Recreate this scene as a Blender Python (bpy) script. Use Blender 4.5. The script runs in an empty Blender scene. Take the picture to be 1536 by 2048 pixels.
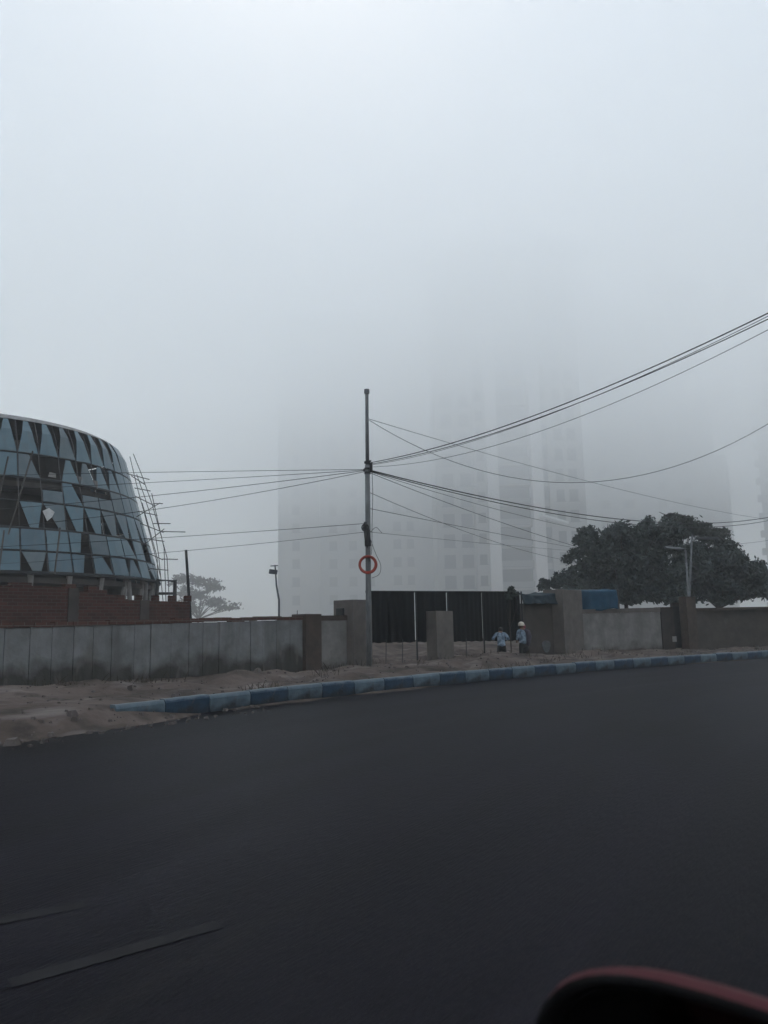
import bpy, bmesh, math, random
import numpy as np
from mathutils import Vector, Matrix

R_ = math.radians
scene = bpy.context.scene
COL = scene.collection
rng = random.Random(7)

# ------------------------------------------------------------------ camera
FPX, CAM_H = 1570.0, 1.4
pitch, roll = math.atan(.149), math.atan(.019)
cF = Vector((0, math.cos(pitch), math.sin(pitch)))
_R0, _U0 = Vector((1, 0, 0)), Vector((0, -math.sin(pitch), math.cos(pitch)))
cU = _U0 * math.cos(roll) + _R0 * math.sin(roll)
cR = _R0 * math.cos(roll) - _U0 * math.sin(roll)
cam_d = bpy.data.cameras.new("camera")
cam = bpy.data.objects.new("camera", cam_d)
COL.objects.link(cam)
cam.matrix_world = Matrix(((cR.x, cU.x, -cF.x, 0), (cR.y, cU.y, -cF.y, 0), (cR.z, cU.z, -cF.z, CAM_H), (0, 0, 0, 1)))
cam_d.sensor_fit = 'HORIZONTAL'
cam_d.sensor_width = 36
cam_d.lens = 36 * FPX / 1536
cam_d.clip_start, cam_d.clip_end = .05, 3000
cam_d.dof.use_dof = True
cam_d.dof.focus_distance = 26
cam_d.dof.aperture_fstop = 7.5
scene.camera = cam

# ------------------------------------------------------------------ world, sun, exposure
SUN_EL, SUN_AZ = R_(48), R_(-6)          # azimuth from +Y towards +X
w = bpy.data.worlds.new("World")
scene.world = w
w.use_nodes = True
sky = w.node_tree.nodes.new('ShaderNodeTexSky')
sky.sky_type = 'NISHITA'
sky.sun_disc = False
sky.sun_elevation = SUN_EL
sky.sun_rotation = SUN_AZ
sky.dust_density = 1.5
sky.air_density = 1.0
sky.ozone_density = 0.0
bg = w.node_tree.nodes['Background']
bg.inputs['Strength'].default_value = .15
w.node_tree.links.new(sky.outputs[0], bg.inputs['Color'])
sun_d = bpy.data.lights.new("sun", 'SUN')
sun_d.energy = 1.5
sun_d.angle = R_(70)
sun_d.color = (.985, 1, .93)
sun = bpy.data.objects.new("sun", sun_d)
COL.objects.link(sun)
sdir = Vector((math.sin(SUN_AZ) * math.cos(SUN_EL), math.cos(SUN_AZ) * math.cos(SUN_EL), math.sin(SUN_EL)))
sun.rotation_euler = (-sdir).to_track_quat('-Z', 'Y').to_euler()
sun.location = (0, 0, 60)
scene.view_settings.view_transform = 'Standard'
scene.view_settings.look = 'None'
scene.view_settings.gamma = 1
scene.view_settings.exposure = 1.2
scene.cycles.max_bounces = 24
scene.cycles.volume_bounces = 24
scene.cycles.use_denoising = True

# ------------------------------------------------------------------ placing helpers
def ray(px, py):
    return cF + cR * ((px - 768) / FPX) + cU * ((1024 - py) / FPX)

def at(px, py, Y):
    d = ray(px, py)
    return d * (Y / d.y) + Vector((0, 0, CAM_H))

def gp(px, py, z):
    d = ray(px, py)
    return d * ((z - CAM_H) / d.z) + Vector((0, 0, CAM_H))

# ------------------------------------------------------------------ materials
def mat(name, c1, c2=None, scale=4.0, detail=6, rough=.8, bump=0.0, bscale=None, spec=.3, metal=0.0, lo=.35, hi=.65, coord='Object', stretch=(1, 1, 1)):
    m = bpy.data.materials.new(name)
    m.use_nodes = True
    nt = m.node_tree
    b = nt.nodes['Principled BSDF']
    b.inputs['Roughness'].default_value = rough
    b.inputs['Specular IOR Level'].default_value = spec
    b.inputs['Metallic'].default_value = metal
    if c2 is None:
        c2 = tuple(x * .75 for x in c1)
    tc = nt.nodes.new('ShaderNodeTexCoord')
    mp = nt.nodes.new('ShaderNodeMapping')
    mp.inputs['Scale'].default_value = stretch
    nt.links.new(tc.outputs[coord], mp.inputs[0])
    n = nt.nodes.new('ShaderNodeTexNoise')
    n.inputs['Scale'].default_value = scale
    n.inputs['Detail'].default_value = detail
    n.inputs['Roughness'].default_value = .62
    nt.links.new(mp.outputs[0], n.inputs['Vector'])
    r = nt.nodes.new('ShaderNodeValToRGB')
    r.color_ramp.elements[0].position = lo
    r.color_ramp.elements[1].position = hi
    r.color_ramp.elements[0].color = (*c1, 1)
    r.color_ramp.elements[1].color = (*c2, 1)
    nt.links.new(n.outputs['Fac'], r.inputs[0])
    nt.links.new(r.outputs[0], b.inputs['Base Color'])
    if bump:
        n2 = nt.nodes.new('ShaderNodeTexNoise')
        n2.inputs['Scale'].default_value = bscale or scale * 5
        n2.inputs['Detail'].default_value = 5
        nt.links.new(mp.outputs[0], n2.inputs['Vector'])
        bp = nt.nodes.new('ShaderNodeBump')
        bp.inputs['Strength'].default_value = bump
        bp.inputs['Distance'].default_value = .03
        nt.links.new(n2.outputs['Fac'], bp.inputs['Height'])
        nt.links.new(bp.outputs[0], b.inputs['Normal'])
    return m

def overlay(m, color, scale, lo, hi, zmid=None, zspan=1.0, stretch=(1, 1, 1), coord='Object', amount=1.0, seed=0.0):
    """mixes a patchy stain over a material's colour; zmid confines it to below a height (splash dirt, mould)"""
    nt = m.node_tree
    b = nt.nodes['Principled BSDF']
    old = b.inputs['Base Color'].links[0].from_socket
    tc = nt.nodes.new('ShaderNodeTexCoord')
    mp = nt.nodes.new('ShaderNodeMapping')
    mp.inputs['Scale'].default_value = stretch
    mp.inputs['Location'].default_value = (seed, seed * .7, 0)
    nt.links.new(tc.outputs[coord], mp.inputs[0])
    n = nt.nodes.new('ShaderNodeTexNoise')
    n.inputs['Scale'].default_value = scale
    n.inputs['Detail'].default_value = 4
    nt.links.new(mp.outputs[0], n.inputs['Vector'])
    fac = n.outputs['Fac']
    if zmid is not None:
        sp = nt.nodes.new('ShaderNodeSeparateXYZ')
        nt.links.new(tc.outputs[coord], sp.inputs[0])
        mr = nt.nodes.new('ShaderNodeMath')
        mr.operation = 'MULTIPLY_ADD'
        mr.inputs[1].default_value = -1 / zspan
        mr.inputs[2].default_value = zmid / zspan
        nt.links.new(sp.outputs['Z'], mr.inputs[0])
        ad = nt.nodes.new('ShaderNodeMath')
        ad.operation = 'ADD'
        nt.links.new(mr.outputs[0], ad.inputs[0])
        nt.links.new(fac, ad.inputs[1])
        fac = ad.outputs[0]
    m2 = nt.nodes.new('ShaderNodeMapRange')
    m2.inputs['From Min'].default_value = lo
    m2.inputs['From Max'].default_value = hi
    m2.inputs['To Max'].default_value = amount
    nt.links.new(fac, m2.inputs['Value'])
    mx = nt.nodes.new('ShaderNodeMix')
    mx.data_type = 'RGBA'
    mx.inputs['B'].default_value = (*color, 1)
    for s in mx.inputs:
        if s.name == 'B' and s.type == 'RGBA':
            s.default_value = (*color, 1)
    fa = [s for s in mx.inputs if s.name == 'Factor' and s.type == 'VALUE'][0]
    aa = [s for s in mx.inputs if s.name == 'A' and s.type == 'RGBA'][0]
    oo = [s for s in mx.outputs if s.type == 'RGBA'][0]
    nt.links.new(m2.outputs[0], fa)
    nt.links.new(old, aa)
    nt.links.new(oo, b.inputs['Base Color'])
    return m

def brick_mat(name, c1, c2, mortar, angle):
    m = bpy.data.materials.new(name)
    m.use_nodes = True
    nt = m.node_tree
    b = nt.nodes['Principled BSDF']
    b.inputs['Roughness'].default_value = .9
    b.inputs['Specular IOR Level'].default_value = .2
    tc = nt.nodes.new('ShaderNodeTexCoord')
    mp = nt.nodes.new('ShaderNodeMapping')
    mp.inputs['Rotation'].default_value = (0, 0, -angle)
    nt.links.new(tc.outputs['Object'], mp.inputs[0])
    sp = nt.nodes.new('ShaderNodeSeparateXYZ')
    cb = nt.nodes.new('ShaderNodeCombineXYZ')
    nt.links.new(mp.outputs[0], sp.inputs[0])
    nt.links.new(sp.outputs['X'], cb.inputs['X'])
    nt.links.new(sp.outputs['Z'], cb.inputs['Y'])
    br = nt.nodes.new('ShaderNodeTexBrick')
    br.inputs['Scale'].default_value = 1
    br.inputs['Brick Width'].default_value = .24
    br.inputs['Row Height'].default_value = .085
    br.inputs['Mortar Size'].default_value = .008
    br.inputs['Color1'].default_value = (*c1, 1)
    br.inputs['Color2'].default_value = (*c2, 1)
    br.inputs['Mortar'].default_value = (*mortar, 1)
    nt.links.new(cb.outputs[0], br.inputs['Vector'])
    nt.links.new(br.outputs['Color'], b.inputs['Base Color'])
    bp = nt.nodes.new('ShaderNodeBump')
    bp.inputs['Strength'].default_value = .6
    bp.inputs['Distance'].default_value = .01
    bp.invert = True
    nt.links.new(br.outputs['Fac'], bp.inputs['Height'])
    nt.links.new(bp.outputs[0], b.inputs['Normal'])
    return m

# ------------------------------------------------------------------ mesh builder
class MB:
    def __init__(s):
        s.v, s.f, s.uv = [], [], None

    def add(s, vs, fs):
        o = len(s.v)
        s.v += [tuple(x) for x in vs]
        s.f += [tuple(i + o for i in f) for f in fs]

    def hexa(s, b, t):
        """eight corners: bottom four, top four, each counter-clockwise"""
        s.add(list(b) + list(t), [(3, 2, 1, 0), (4, 5, 6, 7), (0, 1, 5, 4), (1, 2, 6, 5), (2, 3, 7, 6), (3, 0, 4, 7)])

    def box(s, c, h):
        x, y, z = c
        a, b, d = h
        q = [(x - a, y - b), (x + a, y - b), (x + a, y + b), (x - a, y + b)]
        s.hexa([(u, v, z - d) for u, v in q], [(u, v, z + d) for u, v in q])

    def slab(s, p0, p1, z0, z1, front, back, z0b=None, z1b=None):
        """upright slab along p0-p1; front = towards the road side"""
        z0b = z0 if z0b is None else z0b
        z1b = z1 if z1b is None else z1b
        p0, p1 = Vector((p0[0], p0[1])), Vector((p1[0], p1[1]))
        d = (p1 - p0).normalized()
        n = Vector((d.y, -d.x))
        q = [p0 + n * front, p1 + n * front, p1 - n * back, p0 - n * back]
        zz0, zz1 = [z0, z0b, z0b, z0], [z1, z1b, z1b, z1]
        s.hexa([(a.x, a.y, z) for a, z in zip(q, zz0)], [(a.x, a.y, z) for a, z in zip(q, zz1)])

    def tube(s, pts, r, n=8, cap=True):
        pts = [Vector(p) for p in pts]
        rs = r if isinstance(r, (list, tuple)) else [r] * len(pts)
        o = len(s.v)
        prev = None
        for i, p in enumerate(pts):
            t = (pts[min(i + 1, len(pts) - 1)] - pts[max(i - 1, 0)])
            t = t.normalized() if t.length > 1e-9 else Vector((0, 0, 1))
            a = prev if prev is not None else (Vector((0, 0, 1)) if abs(t.z) < .9 else Vector((1, 0, 0)))
            u = (a - t * a.dot(t)).normalized()
            prev = u
            v = t.cross(u)
            for k in range(n):
                an = 2 * math.pi * k / n
                s.v.append(tuple(p + (u * math.cos(an) + v * math.sin(an)) * rs[i]))
        for i in range(len(pts) - 1):
            for k in range(n):
                k2 = (k + 1) % n
                s.f.append((o + i * n + k, o + i * n + k2, o + (i + 1) * n + k2, o + (i + 1) * n + k))
        if cap:
            s.f.append(tuple(o + k for k in range(n))[::-1])
            s.f.append(tuple(o + (len(pts) - 1) * n + k for k in range(n)))

    def torus(s, c, ax_u, ax_v, R, r, n=32, m=10):
        c, u, v = Vector(c), Vector(ax_u).normalized(), Vector(ax_v).normalized()
        w_ = u.cross(v)
        o = len(s.v)
        for i in range(n):
            a = 2 * math.pi * i / n
            d = u * math.cos(a) + v * math.sin(a)
            for k in range(m):
                b = 2 * math.pi * k / m
                s.v.append(tuple(c + d * (R + r * math.cos(b)) + w_ * r * math.sin(b)))
        for i in range(n):
            for k in range(m):
                i2, k2 = (i + 1) % n, (k + 1) % m
                s.f.append((o + i * m + k, o + i2 * m + k, o + i2 * m + k2, o + i * m + k2))

    def grid(s, P, uv=None):
        """P: rows of points"""
        o = len(s.v)
        nr, nc = len(P), len(P[0])
        for row in P:
            s.v += [tuple(p) for p in row]
        for i in range(nr - 1):
            for j in range(nc - 1):
                s.f.append((o + i * nc + j, o + i * nc + j + 1, o + (i + 1) * nc + j + 1, o + (i + 1) * nc + j))
        if uv:
            s.uv = [q for row in uv for q in row]

    def build(s, name, m, parent=None, smooth=False, bevel=0.0, loc=None):
        off = Vector((0, 0, 0))
        if parent is not None:
            off = world_loc(parent)
        elif loc is not None:
            off = Vector(loc)
        me = bpy.data.meshes.new(name)
        me.from_pydata([tuple(Vector(v) - off) for v in s.v], [], s.f)
        if s.uv:
            ul = me.uv_layers.new(name='UVMap')
            for lp in me.loops:
                ul.data[lp.index].uv = s.uv[lp.vertex_index]
        if smooth:
            for p in me.polygons:
                p.use_smooth = True
        me.materials.append(m)
        me.update()
        o = bpy.data.objects.new(name, me)
        COL.objects.link(o)
        if parent is not None:
            o.parent = parent
        else:
            o.location = off
        if bevel:
            bm = o.modifiers.new('bevel', 'BEVEL')
            bm.width = bevel
            bm.segments = 2
            bm.limit_method = 'ANGLE'
        return o

def world_loc(o):
    v = Vector(o.location)
    while o.parent:
        o = o.parent
        v += Vector(o.location)
    return v

def tag(o, label, cat, group=None):
    o['label'] = label
    o['category'] = cat
    if group:
        o['group'] = group
    return o

def thing(name, loc, label, cat, group=None):
    o = bpy.data.objects.new(name, None)
    o.empty_display_size = .2
    COL.objects.link(o)
    o.location = loc
    return tag(o, label, cat, group)

def copy_part(src, parent, dloc):
    c = src.copy()
    COL.objects.link(c)
    c.parent = parent
    c.location = Vector(src.location) + Vector(dloc)
    return c

# ------------------------------------------------------------------ palette
M = {}
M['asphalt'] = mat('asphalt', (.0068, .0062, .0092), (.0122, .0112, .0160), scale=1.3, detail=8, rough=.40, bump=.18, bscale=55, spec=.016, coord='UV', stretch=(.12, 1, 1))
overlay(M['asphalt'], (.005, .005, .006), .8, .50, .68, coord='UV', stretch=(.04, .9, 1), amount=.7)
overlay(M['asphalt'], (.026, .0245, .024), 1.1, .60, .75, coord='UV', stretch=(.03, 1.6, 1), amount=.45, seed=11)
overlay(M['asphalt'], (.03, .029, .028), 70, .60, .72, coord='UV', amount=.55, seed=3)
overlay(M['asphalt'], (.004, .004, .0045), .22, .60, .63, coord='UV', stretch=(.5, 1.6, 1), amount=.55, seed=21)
M['dirt'] = mat('dirt', (.066, .052, .045), (.115, .092, .082), scale=.9, detail=10, rough=.95, bump=.9, bscale=9, spec=.1)
overlay(M['dirt'], (.036, .031, .029), 1.4, .52, .66, amount=.8, seed=5)
overlay(M['dirt'], (.19, .166, .16), 2.2, .56, .70, amount=.6, seed=9, coord='UV', stretch=(.3, 1, 1))
overlay(M['dirt'], (.033, .028, .026), 1.7, .54, .68, amount=.75, seed=2, coord='UV', stretch=(.28, 1, 1))
M['ground'] = mat('ground', (.30, .27, .24), (.22, .205, .18), scale=.15, rough=.95, spec=.1)  # pale tone chosen so the far ground brightens the fog from below
M['concrete'] = mat('panel_concrete', (.20, .205, .21), (.135, .138, .14), scale=2.2, detail=9, rough=.9, bump=.35, bscale=22, spec=.2)
overlay(M['concrete'], (.042, .040, .036), .8, .47, .62, zmid=.78, zspan=1.9, amount=.92)
overlay(M['concrete'], (.09, .088, .084), 2.2, .5, .7, amount=.6, stretch=(1, 1, .12), seed=8)
overlay(M['concrete'], (.13, .12, .11), 5, .56, .72, amount=.6, stretch=(1, 1, .3), seed=4)
M['plaster'] = mat('plaster', (.21, .20, .195), (.13, .126, .122), scale=1.7, detail=9, rough=.92, bump=.3, spec=.2)
overlay(M['plaster'], (.07, .062, .056), 1.3, .55, .8, zmid=.7, zspan=1.3, amount=.85)
overlay(M['plaster'], (.12, .115, .11), 2.4, .48, .68, amount=.65, stretch=(1, 1, .15), seed=3)
M['pier'] = mat('pier_concrete', (.135, .12, .11), (.095, .085, .08), scale=2.4, detail=8, rough=.92, bump=.3, spec=.2)
overlay(M['pier'], (.05, .046, .043), 1.8, .60, .8, zmid=.55, zspan=1.5, amount=.7)
M['pier_dark'] = mat('pier_dark', (.05, .042, .038), (.028, .025, .024), scale=2, rough=.95, bump=.3)
M['pier_brown'] = mat('pier_brown', (.072, .055, .046), (.045, .036, .032), scale=3, rough=.95, bump=.3)
M['brown_wall'] = mat('brown_wall', (.075, .064, .058), (.045, .040, .037), scale=1.1, detail=8, rough=.95, bump=.3)
overlay(M['brown_wall'], (.15, .135, .125), .9, .58, .75, amount=.6, seed=2)
M['steel'] = mat('grey_steel', (.16, .17, .18), (.10, .105, .11), scale=6, rough=.5, metal=.35, spec=.4)
M['pole'] = mat('pole_paint', (.17, .18, .185), (.10, .105, .11), scale=7, detail=7, rough=.6, spec=.35, stretch=(1, 1, .35))
M['dark_steel'] = mat('dark_steel', (.03, .032, .035), (.02, .021, .023), scale=6, rough=.55)
M['black_sheet'] = mat('black_sheet', (.0042, .0048, .0055), (.008, .009, .0105), scale=1.6, rough=.75, spec=.1, bump=.1, bscale=5)
M['gate_post'] = mat('gate_post', (.022, .024, .027), (.014, .015, .017), scale=7, rough=.7)
M['rubber'] = mat('cable_black', (.014, .014, .016), (.022, .022, .024), scale=10, rough=.6)
M['orange'] = mat('orange_conduit', (.33, .045, .022), (.22, .032, .02), scale=16, rough=.55, spec=.35)
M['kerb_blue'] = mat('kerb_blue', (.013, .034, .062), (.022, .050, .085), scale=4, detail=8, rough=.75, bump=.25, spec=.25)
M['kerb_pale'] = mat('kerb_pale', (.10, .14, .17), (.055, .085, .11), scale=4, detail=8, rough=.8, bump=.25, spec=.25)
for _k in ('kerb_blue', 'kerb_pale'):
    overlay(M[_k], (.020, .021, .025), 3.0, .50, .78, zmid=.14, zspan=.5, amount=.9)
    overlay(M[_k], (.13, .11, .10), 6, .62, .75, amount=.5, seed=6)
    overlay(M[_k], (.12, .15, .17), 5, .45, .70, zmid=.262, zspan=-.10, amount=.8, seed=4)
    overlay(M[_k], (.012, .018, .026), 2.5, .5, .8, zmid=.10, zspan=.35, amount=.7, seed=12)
M['tarp'] = mat('blue_tarp', (.009, .040, .075), (.015, .058, .10), scale=2.5, rough=.75, bump=.3, bscale=6, spec=.12)
M['tarp_dark'] = mat('teal_tarp', (.008, .019, .027), (.014, .03, .04), scale=2.5, rough=.8, bump=.25, bscale=6)
M['glazing'] = mat('blue_glazing', (.055, .115, .15), (.085, .15, .185), scale=.55, detail=4, rough=.28, spec=.5)
overlay(M['glazing'], (.09, .11, .12), 2.6, .52, .75, amount=.5, stretch=(1, 1, .5))
M['glazing_b'] = mat('blue_glazing_deep', (.038, .085, .115), (.060, .115, .15), scale=.8, detail=5, rough=.3, spec=.5)
overlay(M['glazing_b'], (.09, .11, .12), 2.6, .52, .75, amount=.5, stretch=(1, 1, .5))
M['glazing_dusty'] = mat('dusty_glazing', (.085, .12, .14), (.12, .15, .165), scale=.9, rough=.5)
M['mullion'] = mat('mullion', (.06, .058, .062), (.085, .075, .075), scale=3, rough=.6)
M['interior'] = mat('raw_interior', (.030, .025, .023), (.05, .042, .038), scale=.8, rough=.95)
M['slab'] = mat('slab_concrete', (.085, .075, .07), (.055, .05, .048), scale=1.5, rough=.9)
M['pale_concrete'] = mat('pale_concrete', (.26, .25, .24), (.19, .18, .175), scale=2.5, rough=.85)
M['rim'] = mat('roof_rim', (.19, .195, .20), (.13, .13, .13), scale=2, rough=.6)
M['white_sheet'] = mat('white_sheet', (.62, .63, .64), (.5, .5, .5), scale=4, rough=.7)
M['bamboo'] = mat('bamboo', (.085, .08, .075), (.06, .056, .052), scale=5, rough=.8)
M['tower_wall'] = mat('tower_wall', (.27, .265, .26), (.23, .225, .22), scale=.4, rough=.9)
M['tower_pale'] = mat('tower_pale', (.55, .53, .53), (.48, .465, .46), scale=.4, rough=.9)
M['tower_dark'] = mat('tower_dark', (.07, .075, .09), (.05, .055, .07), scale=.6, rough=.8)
M['tower_grey'] = mat('tower_grey', (.22, .225, .23), (.185, .19, .195), scale=.3, rough=.9)
M['pane'] = mat('tower_pane', (.030, .034, .042), (.045, .05, .06), scale=.5, rough=.25, spec=.5)
M['leaf'] = mat('leaf_dark', (.036, .049, .046), (.066, .080, .073), scale=1.1, rough=.7, spec=.2)
M['leaf2'] = mat('leaf_grey', (.035, .042, .036), (.058, .064, .054), scale=1.1, rough=.7, spec=.2)
M['leaf_dry'] = mat('leaf_dry', (.075, .07, .063), (.11, .10, .088), scale=1.5, rough=.8, spec=.15)
M['bark'] = mat('bark', (.055, .045, .038), (.035, .03, .026), scale=6, rough=.95, bump=.5)
M['skin'] = mat('skin', (.16, .085, .055), (.14, .072, .046), scale=8, rough=.6)
M['hair'] = mat('hair', (.012, .010, .010), (.02, .017, .016), scale=20, rough=.6)
M['shirt'] = mat('pale_blue_shirt', (.24, .31, .39), (.075, .11, .155), scale=7, rough=.9, lo=.42, hi=.58)
M['jacket'] = mat('mauve_shawl', (.075, .065, .085), (.05, .045, .06), scale=6, rough=.9)
M['trousers'] = mat('black_trousers', (.014, .015, .018), (.022, .023, .026), scale=7, rough=.9)
M['cap'] = mat('cream_cap', (.62, .55, .46), (.5, .44, .37), scale=9, rough=.6)
M['scarf'] = mat('pink_scarf', (.33, .07, .10), (.24, .05, .08), scale=9, rough=.9)
M['car_red'] = mat('car_red', (.065, .013, .017), (.058, .011, .015), scale=2, rough=.6, spec=.12)
M['car_black'] = mat('car_trim', (.004, .004, .0045), (.007, .007, .0075), scale=12, rough=.8, spec=.08)
M['car_glass'] = mat('car_glass', (.012, .014, .016), (.012, .014, .016), scale=2, rough=.08, spec=.5)
M['mirror'] = mat('mirror_glass', (.06, .065, .06), (.06, .065, .06), scale=2, rough=.06, metal=1.0)
M['lamp_lens'] = mat('lamp_lens', (.5, .5, .5), (.45, .45, .45), scale=2, rough=.2)
M['rim_metal'] = mat('wheel_rim', (.3, .3, .31), (.25, .25, .26), scale=4, rough=.4, metal=.6)

# ------------------------------------------------------------------ the kerb line and the ground
Y0, Y1 = 10.9, 30.7
def kx(y):
    return .02315272 * y * y + .04043727 * y - 8.45460863
def kdx(y):
    return 2 * .02315272 * y + .04043727
_pts = []
for i in range(40):
    y = Y0 - 40 + i
    _pts.append((kx(Y0) + kdx(Y0) * (y - Y0), y))
for i in range(100):
    y = Y0 + (Y1 - Y0) * i / 99
    _pts.append((kx(y), y))
for i in range(1, 71):
    y = Y1 + i
    _pts.append((kx(Y1) + kdx(Y1) * (y - Y1), y))
_pts = np.array(_pts)
_seg = np.r_[0, np.cumsum(np.hypot(*np.diff(_pts, axis=0).T))]
S_START = float(np.interp(Y0, _pts[:, 1], _seg))
def kerb_pt(s):
    """s metres along the kerb line from the left edge of the view; returns point, tangent, normal away from the road"""
    ss = s + S_START
    p = Vector((float(np.interp(ss, _seg, _pts[:, 0])), float(np.interp(ss, _seg, _pts[:, 1]))))
    a = Vector((float(np.interp(ss - .6, _seg, _pts[:, 0])), float(np.interp(ss - .6, _seg, _pts[:, 1]))))
    b = Vector((float(np.interp(ss + .6, _seg, _pts[:, 0])), float(np.interp(ss + .6, _seg, _pts[:, 1]))))
    t = (b - a).normalized()
    return p, t, Vector((-t.y, t.x))

def vnoise(x, y, seed=0):
    def h(i, j):
        n = math.sin(i * 127.1 + j * 311.7 + seed * 74.7) * 43758.5453
        return n - math.floor(n)
    i, j = math.floor(x), math.floor(y)
    u, v = x - i, y - j
    u, v = u * u * (3 - 2 * u), v * v * (3 - 2 * v)
    return (h(i, j) * (1 - u) + h(i + 1, j) * u) * (1 - v) + (h(i, j + 1) * (1 - u) + h(i + 1, j + 1) * u) * v

def sstep(a, b, x):
    t = max(0, min(1, (x - a) / (b - a)))
    return t * t * (3 - 2 * t)

def bump2(s, t, s0, t0, rs, rt, h):
    return h * math.exp(-((s - s0) / rs) ** 2 - ((t - t0) / rt) ** 2)

def st_of(x, y):
    best = min((abs((Vector((x, y)) - kerb_pt(s)[0]).dot(kerb_pt(s)[1])), s) for s in np.linspace(0, 50, 501))
    s = float(best[1])
    p, t, n = kerb_pt(s)
    return s, float((Vector((x, y)) - p).dot(n))
S_P, T_P = st_of(at(1024, 1260, 29.5).x, 29.5)
print('people at', S_P, T_P)

def verge_z(s, t):
    """height of the dirt verge, t metres behind the kerb face"""
    n = .24 * vnoise(s * .5, t * .9, 1) + .13 * vnoise(s * 1.6, t * 2.1, 2) + .07 * vnoise(s * 4.2, t * 4.8, 3) + .03 * vnoise(s * 9, t * 9, 4)
    spill = 1 - sstep(1.6, 4.6, s)                              # where loose dirt has buried the kerb
    if t < .16:
        # on the road side of the kerb's back: only the spilt dirt
        edge = sstep(-.75 + .35 * vnoise(s * 1.3, 3.3, 6), .25, t)
        drift = -.03 + .075 * vnoise(s * .8, 2.2, 9) * sstep(-.55 + .45 * vnoise(s * 1.9, 7.7, 5), .05, t)
        return max(drift, -.05 + spill * (edge * .30 + .05 * (n - .15)) + .02 * spill)
    z = .22 + (n - .22) * sstep(.1, 1.4, t)
    z += .10 * spill * math.exp(-((t - .9) / .8) ** 2)
    z += .008 * min(t, 6) + bump2(s, t, 1.0, 3.4, 3, .8, .07) + bump2(s, t, 7.5, 3.4, 1.6, .5, .14) + bump2(s, t, 11.5, 3.0, 1.8, .5, .13) + bump2(s, t, 16.5, 2.6, 1.6, .6, .12) + bump2(s, t, 4.5, 2.6, 1.5, .35, .10)
    z += bump2(s, t, 2.5, 2.8, 3, 1.3, .12) + bump2(s, t, 13, 2.4, 3, .8, .06)
    z += bump2(s, t, S_P, T_P - 1.9, 4.5, .75, .16)                     # heap before the two people
    z -= bump2(s, t, S_P, T_P, 2.2, .9, .36)                  # trodden dip they stand in
    z += bump2(s, t, 17.5, 12.5, 9, 3.0, .75)                   # spoil heap behind the gate
    return z

mb = MB()
P = [[(x, y, -.08) for x in np.linspace(-420, 420, 15)] for y in np.linspace(-420, 420, 15)]
mb.grid(P)
g = mb.build('ground', M['ground'])
g['kind'] = 'structure'

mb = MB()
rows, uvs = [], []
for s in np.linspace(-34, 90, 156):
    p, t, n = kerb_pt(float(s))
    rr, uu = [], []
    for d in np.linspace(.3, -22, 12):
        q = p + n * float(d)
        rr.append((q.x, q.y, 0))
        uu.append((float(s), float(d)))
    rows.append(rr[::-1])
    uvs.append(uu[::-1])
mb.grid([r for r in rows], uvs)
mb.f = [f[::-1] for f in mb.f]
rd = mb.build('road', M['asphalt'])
rd['kind'] = 'structure'

mb = MB()
ts = list(np.linspace(-1.2, .15, 14)) + list(np.linspace(.17, 9, 76)) + list(np.linspace(9.4, 40, 40))
rows, uvs = [], []
for s in np.linspace(-14, 60, 420):
    p, t, n = kerb_pt(float(s))
    rr, uu = [], []
    for d in ts:
        q = p + n * float(d)
        rr.append((q.x, q.y, verge_z(float(s), float(d))))
        uu.append((float(s), float(d)))
    rows.append(rr)
    uvs.append(uu)
mb.grid(rows, uvs)
mb.f = [f[::-1] for f in mb.f]
vg = mb.build('verge', M['dirt'], smooth=True)
vg['kind'] = 'structure'

# ------------------------------------------------------------------ kerb stones, painted in turn
KL = 1.0
def kerb_mesh(name, m):
    mb = MB()
    L, W, H = KL - .012, .16, .30
    prof = [(0, -.05), (0, .24), (.035, H), (W - .01, H + .004), (W, H - .02), (W, -.05)]   # x back from the road, z
    nseg = 6
    for i in range(nseg + 1):
        x = L * i / nseg
        for (a, z) in prof:
            j = .006 * (vnoise(x * 7, z * 9, 8) - .5)
            mb.v.append((x, a + j, z + j))
    k = len(prof)
    for i in range(nseg):
        for q in range(k - 1):
            mb.f.append((i * k + q, (i + 1) * k + q, (i + 1) * k + q + 1, i * k + q + 1))
    mb.f.append(tuple(range(k)))
    mb.f.append(tuple(nseg * k + q for q in range(k))[::-1])
    me = bpy.data.meshes.new(name)
    me.from_pydata(mb.v, [], mb.f)
    me.materials.append(m)
    return me
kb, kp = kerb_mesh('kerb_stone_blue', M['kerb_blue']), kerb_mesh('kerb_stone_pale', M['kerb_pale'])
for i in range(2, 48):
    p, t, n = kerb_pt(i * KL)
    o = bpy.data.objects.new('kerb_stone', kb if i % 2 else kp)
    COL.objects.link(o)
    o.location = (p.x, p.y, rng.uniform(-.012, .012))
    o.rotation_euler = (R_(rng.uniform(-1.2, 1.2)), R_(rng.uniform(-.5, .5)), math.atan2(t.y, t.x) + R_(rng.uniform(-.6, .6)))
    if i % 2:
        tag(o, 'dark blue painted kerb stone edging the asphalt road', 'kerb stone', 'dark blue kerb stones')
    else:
        tag(o, 'pale blue painted kerb stone edging the asphalt road', 'kerb stone', 'pale blue kerb stones')

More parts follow.
